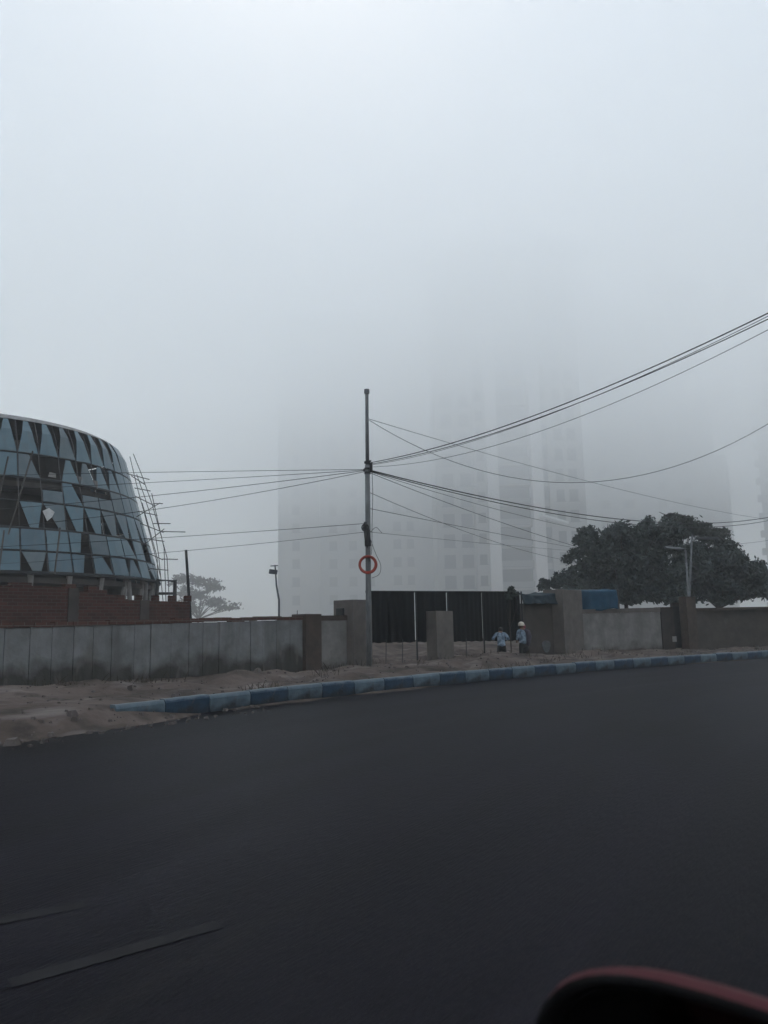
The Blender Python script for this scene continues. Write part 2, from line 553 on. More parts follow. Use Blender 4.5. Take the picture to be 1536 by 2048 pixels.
M['worn_line'] = mat('worn_line', (.0250, .0240, .0255), (.0165, .0158, .0180), scale=3.2, detail=9, rough=.42, spec=.016, lo=.40, hi=.55)
for k, (pa, pb) in enumerate((((-60, 1853), (170, 1808)), ((20, 1966), (440, 1848)))):
    a_, b_ = gp(*pa, .004), gp(*pb, .004)
    d = (b_ - a_).normalized()
    nn_ = Vector((-d.y, d.x, 0)) * .05
    mb = MB()
    mb.grid([[a_.lerp(b_, i / 12) - nn_, a_.lerp(b_, i / 12) + nn_] for i in range(13)])
    mb.f = [f[::-1] for f in mb.f]
    o = mb.build('road_marking', M['worn_line'], loc=a_)
    o['kind'] = 'structure'

# loose stones and rubble over the verge
M['stone'] = mat('stone', (.11, .095, .09), (.06, .05, .047), scale=3, rough=.95)
sr = random.Random(3)
mb = MB()
for _ in range(2600):
    ss, tt = sr.uniform(-2, 46), sr.choice((sr.uniform(.3, 7), sr.gauss(2.2, 1.0)))
    if sr.random() < .12:
        ss, tt = sr.uniform(-2, 9), sr.uniform(-.9, .2)
    if tt < .2 and ss > 5:
        continue
    p, t, n = kerb_pt(ss)
    q = p + n * tt
    z = max(.0, verge_z(ss, tt))
    r_ = .012 + .05 * sr.random() ** 4 + (.06 if sr.random() < .012 else 0)
    pts = []
    for (a_, e_) in [(sr.random() * .6 + k * 1.2566, .2 * sr.random()) for k in range(5)]:
        k_ = r_ * sr.uniform(.7, 1.3)
        pts.append((q.x + math.cos(a_) * k_, q.y + math.sin(a_) * k_, z - r_ * .2))
    top = [(q.x + (x - q.x) * .6, q.y + (y - q.y) * .6, z + r_ * sr.uniform(.5, .9)) for x, y, _z in pts]
    mb.add(pts + top, [tuple(range(5, 10))] + [(i, (i + 1) % 5, 5 + (i + 1) % 5, 5 + i) for i in range(5)])
o = mb.build('loose_stones', M['stone'])
o['kind'] = 'stuff'
# dry weeds along the wall foot and on the heaps
M['weed'] = mat('dry_weed', (.050, .046, .036), (.075, .066, .052), scale=3, rough=.9, spec=.1)
mb = MB()
for c_ in range(70):
    cs, ct = sr.uniform(-4, 44), sr.choice((sr.uniform(4.2, 5.6), sr.uniform(4.2, 5.6), sr.uniform(.6, 4)))
    for _ in range(int(sr.uniform(10, 46))):
        ss, tt = cs + sr.gauss(0, .28), ct + sr.gauss(0, .22)
        if tt < .25:
            continue
        p, t, n = kerb_pt(ss)
        q = p + n * tt
        z = verge_z(ss, tt) - .01
        h_ = sr.uniform(.06, .26)
        a_ = sr.uniform(0, 6.28)
        lx, ly = sr.gauss(0, .4) * h_, sr.gauss(0, .4) * h_
        wx, wy = math.cos(a_) * .008, math.sin(a_) * .008
        mb.add([(q.x - wx, q.y - wy, z), (q.x + wx, q.y + wy, z), (q.x + lx * .5 + wx * .8, q.y + ly * .5 + wy * .8, z + h_ * .6), (q.x + lx, q.y + ly, z + h_), (q.x + lx * .5 - wx * .8, q.y + ly * .5 - wy * .8, z + h_ * .6)], [(0, 1, 2, 3, 4)])
o = mb.build('dry_weeds', M['weed'])
o['kind'] = 'stuff'

# ------------------------------------------------------------------ boundary walls and piers
def xy(px, Y):
    v = at(px, 1250, Y)
    return (v.x, v.y)
def zat(px, py, Y):
    return at(px, py, Y).z
WA, WB, WC = xy(0, 16.6), xy(606, 23.1), xy(694, 24.2)
wdir = (Vector(WB) - Vector(WA)).normalized()
WALL_ANG = math.atan2(wdir.y, wdir.x)
M['coping'] = brick_mat('brick_coping', (.105, .05, .04), (.075, .04, .032), (.12, .11, .10), WALL_ANG)
M['brick'] = brick_mat('raw_brick', (.092, .044, .037), (.062, .033, .029), (.085, .075, .07), WALL_ANG)
overlay(M['brick'], (.035, .028, .026), 1.2, .5, .75, amount=.6)
zA, zB = zat(0, 1247, 16.6), zat(606, 1232, 23.1)
# grey precast wall
c = thing('boundary_wall', (*WA, 0), 'long grey precast concrete panel wall with dark stains and thin brick coping', 'wall')
W0 = Vector(WA) - wdir * 9
L_ = (Vector(WB) - W0).length
mb = MB()
npan = int(L_ / .50)
joints = [0] + [L_ * i / npan + rng.uniform(-.07, .07) for i in range(1, npan)] + [L_]
for i in range(npan):
    a, b = W0 + wdir * (joints[i] + .004), W0 + wdir * (joints[i + 1] - .004)
    j = rng.uniform(-.012, .012)
    za = zA + (zB - zA) * ((a - Vector(WA)).length / (Vector(WB) - Vector(WA)).length if (a - Vector(WA)).dot(wdir) > 0 else 0)
    mb.slab(a, b, -.1, za - .10, .05 + j, .04)
mb.build('panel', M['concrete'], c, bevel=.01)
mb = MB()
mb.slab(W0, WB, -.1, zA - .14, .0, .16, z1b=zB - .14)
mb.build('backing', M['slab'], c)
mb = MB()
n_ = 40
for i in range(n_):
    a, b = W0 + wdir * (L_ * i / n_ + .004), W0 + wdir * (L_ * (i + 1) / n_ - .004)
    f_ = max(0, ((a - Vector(WA)).dot(wdir)) / (Vector(WB) - Vector(WA)).length)
    za = zA + (zB - zA) * f_ + rng.uniform(-.015, .02)
    mb.slab(a, b, za - .098, za, .07, .15)
mb.build('coping', M['coping'], c)

def pier(name, pxa, pxb, Y, ytop, m, label, cat='pillar', depth=.5, cap=0.0, front=.1):
    pa, pb = Vector(xy(pxa, Y)), None
    # run it along the wall direction until its right edge meets pxb
    lo, hi = .05, 4
    for _ in range(40):
        md = (lo + hi) / 2
        q = pa + wdir * md
        v = Vector((q.x, q.y, 1.4)) - Vector((0, 0, CAM_H))
        x = 768 + FPX * v.dot(cR) / v.dot(cF)
        if x < pxb:
            lo = md
        else:
            hi = md
    pb = pa + wdir * lo
    zt = zat((pxa + pxb) / 2, ytop, (pa.y + pb.y) / 2)
    mb = MB()
    mb.slab(pa, pb, -.2, zt, front, depth)
    o = mb.build(name, m, loc=(pa.x, pa.y, 0), bevel=.02)
    return tag(o, label, cat)

pier('wall_pier', 606, 638, 23.0, 1228, M['pier_brown'], 'brown brick coloured pier interrupting the grey panel wall', front=.12)
mb = MB()
mb.slab(xy(638, 23.6), xy(694, 24.3), -.2, zat(666, 1241, 24), .05, .15)
o = mb.build('plaster', M['plaster'])
ws = thing('short_wall', (*xy(638, 23.6), 0), 'short pale plastered wall bay between brown pier and gate pillar', 'wall')
o.parent = ws
o.matrix_parent_inverse = Matrix.Translation(-Vector(ws.location))
mb = MB()
mb.slab(xy(638, 23.6), xy(692, 24.27), zat(666, 1241, 24) + .003, zat(666, 1231, 24), .08, .18)
mb.build('coping', M['pier_brown'], ws)
pier('gate_pillar', 695, 733, 24.2, 1200, M['pier'], 'tall grey concrete gate pillar left of the black gate beside utility pole', front=.25, depth=.6)
mb = MB()
p_ = xy(681, 24.3)
mb.slab(p_, Vector(p_) + wdir * .3, zat(688, 1231, 24.3) + .003, zat(688, 1216, 24.3), .1, .2)
tag(mb.build('concrete_block', M['dark_steel'], loc=(*p_, zat(688, 1231, 24.3)), bevel=.015), 'small dark block sitting on the short wall next to the gate pillar', 'block')
pier('gate_pillar', 1115, 1154, 32.0, 1180, M['pier'], 'tall brown concrete gate pillar between the two tarpaulins', front=.3, depth=.6)

# black sheet gate
GA, GB = Vector(xy(735, 25.0)), Vector(xy(1042, 30.6))
gd = (GB - GA).normalized()
gl = (GB - GA).length
gt0, gt1 = zat(738, 1183, 25), zat(1042, 1184, 30.6)
gb0, gb1 = zat(738, 1286, 25), zat(1042, 1281, 30.6)
gate = thing('sheet_gate', (GA.x, GA.y, 0), 'wide black sheet metal gate raised on thin posts above the dirt', 'gate')
def gpos(px):
    """metres along the gate line whose point shows at picture column px"""
    lo, hi = -.5, gl + .5
    for _ in range(40):
        md = (lo + hi) / 2
        q = GA + gd * md
        v = Vector((q.x, q.y, 0))
        if 768 + FPX * v.dot(cR) / v.dot(cF) < px:
            lo = md
        else:
            hi = md
    return lo
edges = [740, 831, 895, 965, 1042]
for a, b in zip(edges[:-1], edges[1:]):
    sa, sb = gpos(a) + .03, gpos(b) - .03
    mb = MB()
    nr = max(4, int((sb - sa) / .12))
    top, bot = [], []
    for side in (0, 1):
        for i in range(nr + 1):
            u = sa + (sb - sa) * i / nr
            q = GA + gd * u + Vector((gd.y, -gd.x)) * ((.02 if i % 2 else -.0) + (0 if side == 0 else -.012))
            f_ = u / gl
            sag = .015 * math.sin(i * 1.7)
            mb.v.append((q.x, q.y, gb0 + (gb1 - gb0) * f_ + sag))
            mb.v.append((q.x, q.y, gt0 + (gt1 - gt0) * f_ + sag * .4))
    for i in range(nr):
        mb.f.append((2 * i, 2 * i + 2, 2 * i + 3, 2 * i + 1))
        o2 = 2 * (nr + 1)
        mb.f.append((o2 + 2 * i, o2 + 2 * i + 1, o2 + 2 * i + 3, o2 + 2 * i + 2))
    mb.build('sheet_panel', M['black_sheet'], gate)
for px in (736, 831, 895, 965, 1043):
    u = gpos(px)
    q = GA + gd * u + Vector((gd.y, -gd.x)) * .05
    mb = MB()
    f_ = u / gl
    mb.box((q.x, q.y, (gt0 + (gt1 - gt0) * f_ - .0) / 2 + .02), (.028, .028, (gt0 + (gt1 - gt0) * f_) / 2))
    mb.build('post', M['gate_post'], gate)
for px in (770, 803, 930):
    u = gpos(px)
    q = GA + gd * u
    mb = MB()
    mb.tube([(q.x, q.y, -.05), (q.x + .03, q.y, gb0 + (gb1 - gb0) * u / gl + .1)], .013, 6)
    mb.build('leg', M['dark_steel'], gate)
mb = MB()
nn = Vector((gd.y, -gd.x))
mb.slab(GA, GB, gt0 - .03, gt0 + .03, -.03, .08, gt1 - .03, gt1 + .03)
mb.build('top_rail', M['dark_steel'], gate)

pier('stub_pillar', 866, 900, 26.6, 1222, M['pier'], 'squat brown masonry pillar standing in front of the black gate', front=.15, depth=.3)

# brown side gate leaf between black gate and right pillar
SA, SB = Vector(xy(1047, 31.2)), Vector(xy(1114, 32.3))
sg = thing('side_wall', (SA.x, SA.y, 0), 'dull brown wall bay with a pale round patch between black gate and right pillar', 'wall')
mb = MB()
mb.slab(SA, SB, -.2, zat(1080, 1207, 31.7), .02, .15)
mb.build('face', M['brown_wall'], sg)
mb = MB()
cpt = (SA + SB) / 2 + (SB - SA) * .12 + Vector((gd.y, -gd.x)) * .03
ring = []
for k in range(16):
    a = 2 * math.pi * k / 16
    r_ = .24 * (1 + .1 * math.sin(3 * a))
    d_ = (SB - SA).normalized() * math.cos(a) * r_
    ring.append((cpt.x + d_.x, cpt.y + d_.y, zat(1090, 1292, 31.9) + math.sin(a) * r_))
mb.add(ring + [(v[0] + .01, v[1] - .012, v[2]) for v in ring], [tuple(range(16, 32))] + [(k, (k + 1) % 16, 16 + (k + 1) % 16, 16 + k) for k in range(16)])
mb.build('patch', mat('washed_patch', (.115, .12, .13), (.075, .078, .082), scale=5, rough=.9), sg)

# walls right of the gate
RW = [xy(1155, 32.9), xy(1322, 35.0)]
rw = thing('plastered_wall', (*RW[0], 0), 'pale streaked plaster wall bay right of gate under the blue tarpaulin', 'wall')
mb = MB()
mb.slab(RW[0], RW[1], -.3, zat(1160, 1228, 32.9), .0, .2, z1b=zat(1320, 1224, 35))
mb.build('plaster', M['plaster'], rw)
mb = MB()
mb.slab(RW[0], RW[1], zat(1160, 1228, 32.9) + .003, zat(1160, 1219, 32.9), .03, .22, z0b=zat(1320, 1224, 35) + .003, z1b=zat(1320, 1215, 35))
mb.build('coping', M['pier'], rw)
def ppost(name, a, b, Y, yt, m, label, dep=.35):
    mb = MB()
    mb.slab(xy(a, Y), xy(b, Y + .35), -.3, zat((a + b) / 2, yt, Y), .05, dep)
    return tag(mb.build(name, m, loc=(*xy(a, Y), 0), bevel=.015), label, 'pillar')
ppost('wall_pier', 1322, 1347, 35.0, 1214, M['pier_dark'], 'dark stained pier at the right end of the pale plaster wall', )
ppost('wall_pier', 1374, 1393, 35.2, 1193, M['pier_brown'], 'slender brown post with street lamps rising behind it')
gw = thing('recessed_door', (*xy(1347, 36.2), 0), 'dark recessed doorway bay between two wall piers', 'door')
mb = MB()
mb.slab(xy(1347, 36.2), xy(1375, 36.4), -.3, zat(1360, 1207, 36), .0, .15)
mb.build('door_leaf', M['dark_steel'], gw)
mb = MB()
mb.slab(xy(1347, 36.0), xy(1375, 36.2), zat(1360, 1212, 36), zat(1360, 1205, 36), .02, .1)
mb.build('lintel', M['pier_dark'], gw)
mb = MB()
q = at(1347, 1278, 35.1)
mb.box((q.x, q.y - .12, q.z), (.09, .02, .12))
tag(mb.build('notice_plate', M['pale_concrete'], loc=q, bevel=.005), 'small pale plate fixed low by the dark doorway', 'plate')
bw = thing('brown_wall', (*xy(1393, 35.6), 0), 'low dull brown wall with pale worn patches running out of frame at right', 'wall')
mb = MB()
mb.slab(xy(1393, 35.7), xy(1536, 37.2), -.3, zat(1400, 1222, 35.7), .0, .2, z1b=zat(1536, 1216, 37.2))
mb.slab(xy(1536, 37.2), xy(1900, 40), -.3, zat(1536, 1216, 37.2), .0, .2)
mb.build('face', M['brown_wall'], bw)
mb = MB()
mb.slab(xy(1393, 35.7), xy(1900, 40), zat(1400, 1222, 35.7) + .003, zat(1400, 1216, 35.7), .04, .22, z0b=zat(1536, 1216, 37.2) + .003, z1b=zat(1536, 1211, 37.2))
mb.build('coping', M['pier_brown'], bw)

# tarpaulins
def tarp(name, p0, p1, ztop, zbot, m, label, sag=.12, seed=0, ztop1=None, zbot1=None):
    p0, p1 = Vector(p0), Vector(p1)
    d = (p1 - p0)
    n = Vector((d.y, -d.x)).normalized()
    ztop1 = ztop if ztop1 is None else ztop1
    zbot1 = zbot if zbot1 is None else zbot1
    rows = []
    for j in range(15):
        v = j / 14
        rr = []
        for i in range(31):
            u = i / 30
            zt = ztop + (ztop1 - ztop) * u - sag * 4 * u * (1 - u) * (1 - v * .4)
            zb = zbot + (zbot1 - zbot) * u + .08 * (vnoise(u * 7, 1, seed) - .5)
            z = zt + (zb - zt) * v
            q = p0 + d * u + n * (.10 * (vnoise(u * 9, v * 2, seed) - .5) + .05 * math.sin(u * 26 + v * 2) * v + .12 * v - .06)
            rr.append((q.x, q.y, z))
        rows.append(rr)
    # top flap running back from the front edge
    flap = []
    for j in range(1, 6):
        flap.append([(x - n.x * .22 * j, y - n.y * .22 * j, z + .02 * j + .05 * (vnoise(x * 3, j, seed) - .5)) for (x, y, z) in rows[0]])
    mb = MB()
    mb.grid(flap[::-1] + rows)
    o = mb.build(name, m, loc=(p0.x, p0.y, zbot), smooth=True)
    so = o.modifiers.new('thick', 'SOLIDIFY')
    so.thickness = .012
    return tag(o, label, 'tarpaulin')
tarp('tarpaulin', xy(1046, 30.9), xy(1114, 32.0), zat(1046, 1186, 31), zat(1046, 1208, 31), M['tarp_dark'], 'dark teal tarpaulin sagging between the black gate and the right pillar', sag=.10, seed=3)
tarp('tarpaulin', xy(1156, 33.2), xy(1238, 33.6), zat(1156, 1180, 33.0), zat(1156, 1226, 33.0), M['tarp'], 'bright blue tarpaulin hung over the plaster wall right of the pillar', sag=.05, seed=5, ztop1=zat(1238, 1180, 33.6), zbot1=zat(1238, 1217, 33.6))
# poles that carry the blue tarp are hidden behind it
mb = MB()
for px in (1158, 1236):
    q = at(px, 1180, 34.4)
    mb.tube([(q.x, q.y, 0), (q.x, q.y, q.z)], .03, 6)
a_, b_ = at(1158, 1180, 34.4), at(1236, 1180, 34.4)
mb.tube([a_, b_], .025, 6)
tag(mb.build('tarp_frame', M['bamboo'], loc=(a_.x, a_.y, 0)), 'thin pole frame carrying the bright blue tarpaulin', 'frame')

# red brick wall behind the grey wall
nw = Vector((wdir.y, -wdir.x))
BA = Vector(WA) - nw * 2.2 - wdir * 9
def on_brick(px):
    lo, hi = 0, 40
    for _ in range(40):
        md = (lo + hi) / 2
        q = BA + wdir * md
        v = Vector((q.x, q.y, .3))
        if v.y < 2 or 768 + FPX * v.dot(cR) / v.dot(cF) < px:
            lo = md
        else:
            hi = md
    return lo
bk = thing('brick_wall', (BA.x, BA.y, 0), 'unplastered red brick wall with ragged stepped top behind the grey wall', 'wall')
mb = MB()
prof = [(-400, 1172), (60, 1172), (150, 1176), (196, 1180), (212, 1196), (255, 1200), (300, 1202), (345, 1203), (379, 1204)]
u0 = 0
for i in range(len(prof) - 1):
    (xa, ya), (xb, yb) = prof[i], prof[i + 1]
    ua, ub = on_brick(xa), on_brick(xb)
    k = max(1, int((ub - ua) / .24))
    for j in range(k):
        a, b = BA + wdir * (ua + (ub - ua) * j / k), BA + wdir * (ua + (ub - ua) * (j + 1) / k)
        yy = ya + (yb - ya) * j / k
        px = max(-100, xa + (xb - xa) * j / k)
        z = zat(px, yy, a.y if px > -100 else (BA + wdir * on_brick(-100)).y) + rng.choice((0, 0, 0, .085, -.085))
        mb.slab(a, b, -.1, z, .0, .23)
mb.build('brickwork', M['brick'], bk)
for px in (134, 279):
    u = on_brick(px)
    a = BA + wdir * u
    mb = MB()
    mb.slab(a, a + wdir * .28, -.1, zat(px, 1176 if px < 200 else 1200, a.y), .03, .26)
    mb.build('concrete_column', M['slab'], bk, bevel=.01)
mb = MB()
uu = on_brick(-380)
for k in range(34):
    u = uu + (on_brick(379) - uu) * (k + .5) / 34
    a = BA + wdir * u
    px = 768 + FPX * Vector((a.x, a.y, 0)).dot(cR) / Vector((a.x, a.y, 0)).dot(cF)
    if 215 < px < 379 and k % 2:
        zz = zat(px, 1203, a.y)
        mb.slab(a, a + wdir * .2, zz + .003, zz + .17, -.02, .12)
if mb.v:
    mb.build('loose_brick_course', M['brick'], bk)

# ------------------------------------------------------------------ curved glass building under construction
BY = 48.0
bc = at(-58, 1250, BY)
BC = Vector((bc.x, bc.y))
prof = [(3.9, 11.15), (4.6, 10.95), (8.6, 9.72), (12.4, 8.62), (12.9, 8.4), (13.35, 7.9), (13.6, 7.2)]
pz, pr = [a for a, b in prof], [b for a, b in prof]
def RR(z):
    return float(np.interp(z, pz, pr))
phi0 = math.atan2(-BC.y, -BC.x)
def cone(a, z, off=0.0):
    """a: degrees to the right of the side that faces us"""
    r = RR(z) + off
    an = phi0 + R_(a + 4)
    return Vector((BC.x + r * math.cos(an), BC.y + r * math.sin(an), z))
gbld = thing('glass_building', (BC.x, BC.y, 0), 'curved tapering glass building under construction with blue panes and dark gaps', 'building')
zr = [13.1, 11.1, 9.7, 8.4, 6.9, 5.7, 4.6]
ap = 7.0
shape_rows = [      # columns k = 0..11, left to right
    'AAAAAAAAFFFF',
    'FL.AAAAFFFFF',
    '..PLPPFFFFFF',
    '.V/VVVVFVFFF',
    'FFFRFFLF.FFF',
    'FVFRLFAF/FFF',
]
def panel(k, r, code, parent, name='glass_panel', mb=None):
    z1, z0 = zr[r] - .05, zr[r + 1] + .06
    a0, a1 = k * ap + .25, (k + 1) * ap - .25
    b0, b1, t0, t1 = a0, a1, a0, a1
    if code == 'A':
        t0, t1 = a0 + 2.4, a1 - 2.4
    elif code == 'V':
        b0, b1 = a0 + 2.6, a1 - 1.6
    elif code == '/':
        b0, b1 = a0 + 4.2, a1 - .4
    elif code == 'L':
        t1 = a1 - 3.2
    elif code == 'R':
        b1, t1 = a1 - 3.6, a1 - 2.4
    elif code == 'P':
        z1 = z0 + (z1 - z0) * .55
    own = mb is None
    if own:
        mb = MB()
    nz = 3
    for off in (0.06, 0.02):
        rows = []
        for i in range(nz + 1):
            v = i / nz
            z = z0 + (z1 - z0) * v
            al, ar = b0 + (t0 - b0) * v, b1 + (t1 - b1) * v
            rows.append([cone(al + (ar - al) * q / 2, z, off) for q in range(3)])
        mb.grid(rows)
    nv = 3 * (nz + 1)
    base = len(mb.v) - 2 * nv
    loop = [0, 1, 2] + [3 * i + 2 for i in range(1, nz + 1)] + [3 * nz + 1, 3 * nz] + [3 * i for i in range(nz - 1, 0, -1)]
    for i in range(len(loop)):
        p, q = loop[i], loop[(i + 1) % len(loop)]
        mb.f.append((base + p, base + nv + p, base + nv + q, base + q))
    if own:
        mb.build(name, M['glazing_dusty'] if code == 'P' or rng.random() < .1 else rng.choice((M['glazing'], M['glazing'], M['glazing_b'])), parent)
# the building's angles run anticlockwise seen from above, so to the right is +a
for r, row in enumerate(shape_rows):
    for k in range(-3, 13):
        code = row[k] if 0 <= k < 12 else ('F' if k == 12 else rng.choice('AFV.F') if r in (1, 3) else ('A' if r == 0 else rng.choice('FF.')))
        if code != '.':
            panel(k, r, code, gbld)
mb = MB()
for r in range(6):
    for k in range(13, 48):
        panel(k, r, 'F', None, mb=mb)
o = mb.build('rear_glazing', M['glazing'], gbld)
o['kind'] = 'stuff'
# mullions and ring beams
mb = MB()
for k in range(-4, 49):
    mb.tube([cone(k * ap, z) for z in (4.6, 6.9, 9.6, 10.9, 12.1, 13.1)], .028, 5)
mb.build('mullion_frame', M['mullion'], gbld)
for z in (4.55, 5.7, 6.9, 8.4, 9.7, 11.1):
    mb = MB()
    mb.tube([cone(a, z, -.02) for a in range(0, 361, 4)], .09 if z in (4.55, 9.7, 6.9) else .045, 6, cap=False)
    mb.build('ring_beam', M['dark_steel'], gbld)
mb = MB()
rows = [[cone(a, z, -.05 + off) for a in range(0, 361, 5)] for z, off in ((13.1, .08), (13.25, .06), (13.45, .03), (13.6, -.05))]
rows.append([Vector((BC.x, BC.y, 13.85)) + (cone(a, 13.6) - Vector((BC.x, BC.y, 13.6))) * .5 for a in range(0, 361, 5)])
rows.append([Vector((BC.x, BC.y, 13.9)) + (cone(a, 13.6) - Vector((BC.x, BC.y, 13.6))) * .01 for a in range(0, 361, 5)])
mb.grid(rows)
mb.build('roof_rim', M['rim'], gbld, smooth=True)
for z in (4.35, 6.85, 9.55):
    mb = MB()
    ring = [cone(a, z, -.35) for a in range(0, 360, 6)]
    n = len(ring)
    mb.add(ring + [v - Vector((0, 0, .28)) for v in ring], [tuple(range(n)), tuple(range(2 * n - 1, n - 1, -1))] + [(i, n + i, n + (i + 1) % n, (i + 1) % n) for i in range(n)])
    mb.build('floor_slab', M['slab'], gbld)
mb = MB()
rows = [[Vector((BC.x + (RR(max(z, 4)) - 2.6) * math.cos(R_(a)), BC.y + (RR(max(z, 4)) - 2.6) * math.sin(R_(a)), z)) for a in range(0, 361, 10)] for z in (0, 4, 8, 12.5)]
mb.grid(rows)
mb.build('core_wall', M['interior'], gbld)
for a in range(-34, 100, 11):
    mb = MB()
    p0 = cone(a, 4.4, -1.0)
    p1 = cone(a, 4.6, -.3)
    mb.tube([(p0.x, p0.y, 0), p1], .17, 8)
    mb.build('column', M['pale_concrete'], gbld)
for a in (45, 56, 67):
    mb = MB()
    mb.tube([cone(a - 2, 4.4, -.2), Vector((*cone(a + 5, 4.4, -.6).xy, .5))], .14, 8)
    mb.build('raking_column', M['pale_concrete'], gbld)
# steel portal at the right of its foot
mb = MB()
fr = [at(312, 1205, 46), at(316, 1160, 46), at(350, 1162, 46), at(349, 1206, 46)]
mb.tube(fr, .13, 6)
mb.tube([at(314, 1187, 46), at(350, 1187, 46)], .08, 6)
mb.tube([at(349, 1206, 46), Vector((*at(349, 1206, 46).xy, 0))], .13, 6)
mb.tube([at(312, 1205, 46), Vector((*at(312, 1205, 46).xy, 0))], .13, 6)
mb.build('portal_frame', M['dark_steel'], gbld)
# a white sheet tied in one gap, pale debris on a floor edge
def quad_sheet(pts, m, name, parent):
    mb = MB()
    P_ = [Vector(p) for p in pts]
    d = Vector((0, .03, 0))
    n = len(P_)
    mb.add(P_ + [p + d for p in P_], [tuple(range(n)), tuple(range(2 * n - 1, n - 1, -1))] + [(i, n + i, n + (i + 1) % n, (i + 1) % n) for i in range(n)])
    return mb.build(name, m, parent)
YF = cone(14, 8).y - .35
quad_sheet([at(85, 1022, YF), at(98, 1016, YF), at(109, 1024, YF), at(104, 1034, YF), at(94, 1042, YF)], M['white_sheet'], 'white_sheet', gbld)
for (x0, y0, x1, y1, a) in ((96, 944, 112, 953, 20), (146, 951, 164, 965, 31), (176, 959, 195, 974, 37), (60, 1028, 68, 1040, 11)):
    Yd = cone(a, 9.5).y - .25
    quad_sheet([at(x0, y1, Yd), at(x1, y1 + 3, Yd), at(x1, y0 + 3, Yd), at(x0 + 3, y0, Yd)], M['pale_concrete'], 'edge_board', gbld)

# bamboo scaffold on its right flank
def cr(x, y):
    return (x * .2734, 760 + y * .2734)
sc_ = thing('scaffold', Vector((*at(325, 1200, 45).xy, 0)), 'slim bamboo scaffold leaning against the right flank of the glass building', 'scaffolding')
for pl in ([(975, 540), (1035, 690), (1110, 900), (1165, 1090), (1222, 1300), (1240, 1640)], [(1000, 690), (1060, 860), (1130, 1090), (1160, 1280), (1195, 1640)], [(1040, 900), (1090, 1080), (1150, 1300), (1160, 1640)], [(950, 560), (1005, 790), (1060, 990), (1115, 1200), (1175, 1440)], [(1110, 830), (1150, 1010), (1200, 1230), (1215, 1640)]):
    mb = MB()
    mb.tube([at(*cr(*p), 44.6 + .3 * rng.random()) for p in pl], .022, 6)
    mb.build('pole', M['bamboo'], sc_)
for (a, b) in (((930, 685), (1092, 728)), ((990, 850), (1135, 922)), ((1030, 1050), (1195, 1115)), ((1080, 1265), (1190, 1315)), ((1120, 1050), (1245, 1050)), ((1170, 1108), (1355, 1112)), ((1120, 905), (1190, 903)), ((1190, 1310), (1300, 1312)), ((960, 700), (1060, 765)), ((985, 790), (1100, 812)), ((1010, 960), (1150, 990)), ((1060, 1160), (1200, 1180)), ((1100, 1380), (1230, 1392)), ((1000, 1000), (1170, 900)), ((1060, 1200), (1200, 1090))):
    mb = MB()
    mb.tube([at(*cr(*a), 45.4), at(*cr(*b), 44.3)], .026, 6)
    mb.build('ledger', M['bamboo'], sc_)
sc2 = thing('scaffold', Vector((*at(30, 1200, 38).xy, 0)), 'loose bamboo poles standing across the dark open left side of the glass building', 'scaffolding')
for (a, b) in (((240, 520), (60, 1130)), ((60, 560), (-60, 1100)), ((30, 1100), (-10, 1420)), ((440, 1080), (400, 1420))):
    mb = MB()
    mb.tube([at(*cr(*a), 37.5), at(*cr(*b), 37.0)], .045, 6)
    mb.build('pole', M['bamboo'], sc2)

# ------------------------------------------------------------------ towers in the fog
TOP = 60.0
def tower_box(mb, Y, pxa, pxb, z0, z1, proud=0.0, depth=14, skew=0.0):
    a, b = at(pxa, 1250, Y), at(pxb, 1250, Y)
    k = skew * depth                     # the plan's sides lean over, as those of a block set at an angle
    mb.hexa([(a.x, Y - proud, z0), (b.x, Y - proud, z0), (b.x + k, Y + depth, z0), (a.x + k, Y + depth, z0)],
            [(a.x, Y - proud, z1), (b.x, Y - proud, z1), (b.x + k, Y + depth, z1), (a.x + k, Y + depth, z1)])

def tower_windows(tw, Y, cols, floors, fh, z0, proud, m, hh=.8):
    """cols: (px left, px right); one window mesh per column width, copied up the floors"""
    for (xa, xb) in cols:
        a, b = at(xa, 1250, Y - proud), at(xb, 1250, Y - proud)
        first = None
        for f_ in range(floors):
            z = z0 + fh * f_
            if first is None:
                mb = MB()
                mb.box(((a.x + b.x) / 2, Y - proud, z), ((b.x - a.x) / 2, .06, hh))
                mb.box(((a.x + b.x) / 2, Y - proud - .1, z - hh - .06), ((b.x - a.x) / 2 + .15, .22, .05))
                first = mb.build('window', m, tw)
            else:
                copy_part(first, tw, (0, 0, fh * f_))

# tower A: flat grey slab
YA = 140.0
ta = thing('apartment_tower', at(720, 1258, YA).xy.to_3d(), 'broad plain grey tower left of the pole line almost lost in fog', 'tower')
mb = MB(); tower_box(mb, YA, 556, 905, -.5, TOP)
mb.build('wall', M['tower_grey'], ta)
mb = MB(); tower_box(mb, YA - 1.2, 566, 640, -.5, TOP - 2, depth=1.15); tower_box(mb, YA - 1.2, 760, 850, -.5, TOP - 2, depth=1.15)
mb.build('projecting_bay', M['tower_wall'], ta)
tower_windows(ta, YA, [(660, 676), (700, 716), (735, 751)], 12, 3.2, 3.5, .02, M['pane'])
tower_windows(ta, YA, [(585, 600), (790, 806), (818, 832)], 12, 3.2, 3.5, 1.22, M['pane'])

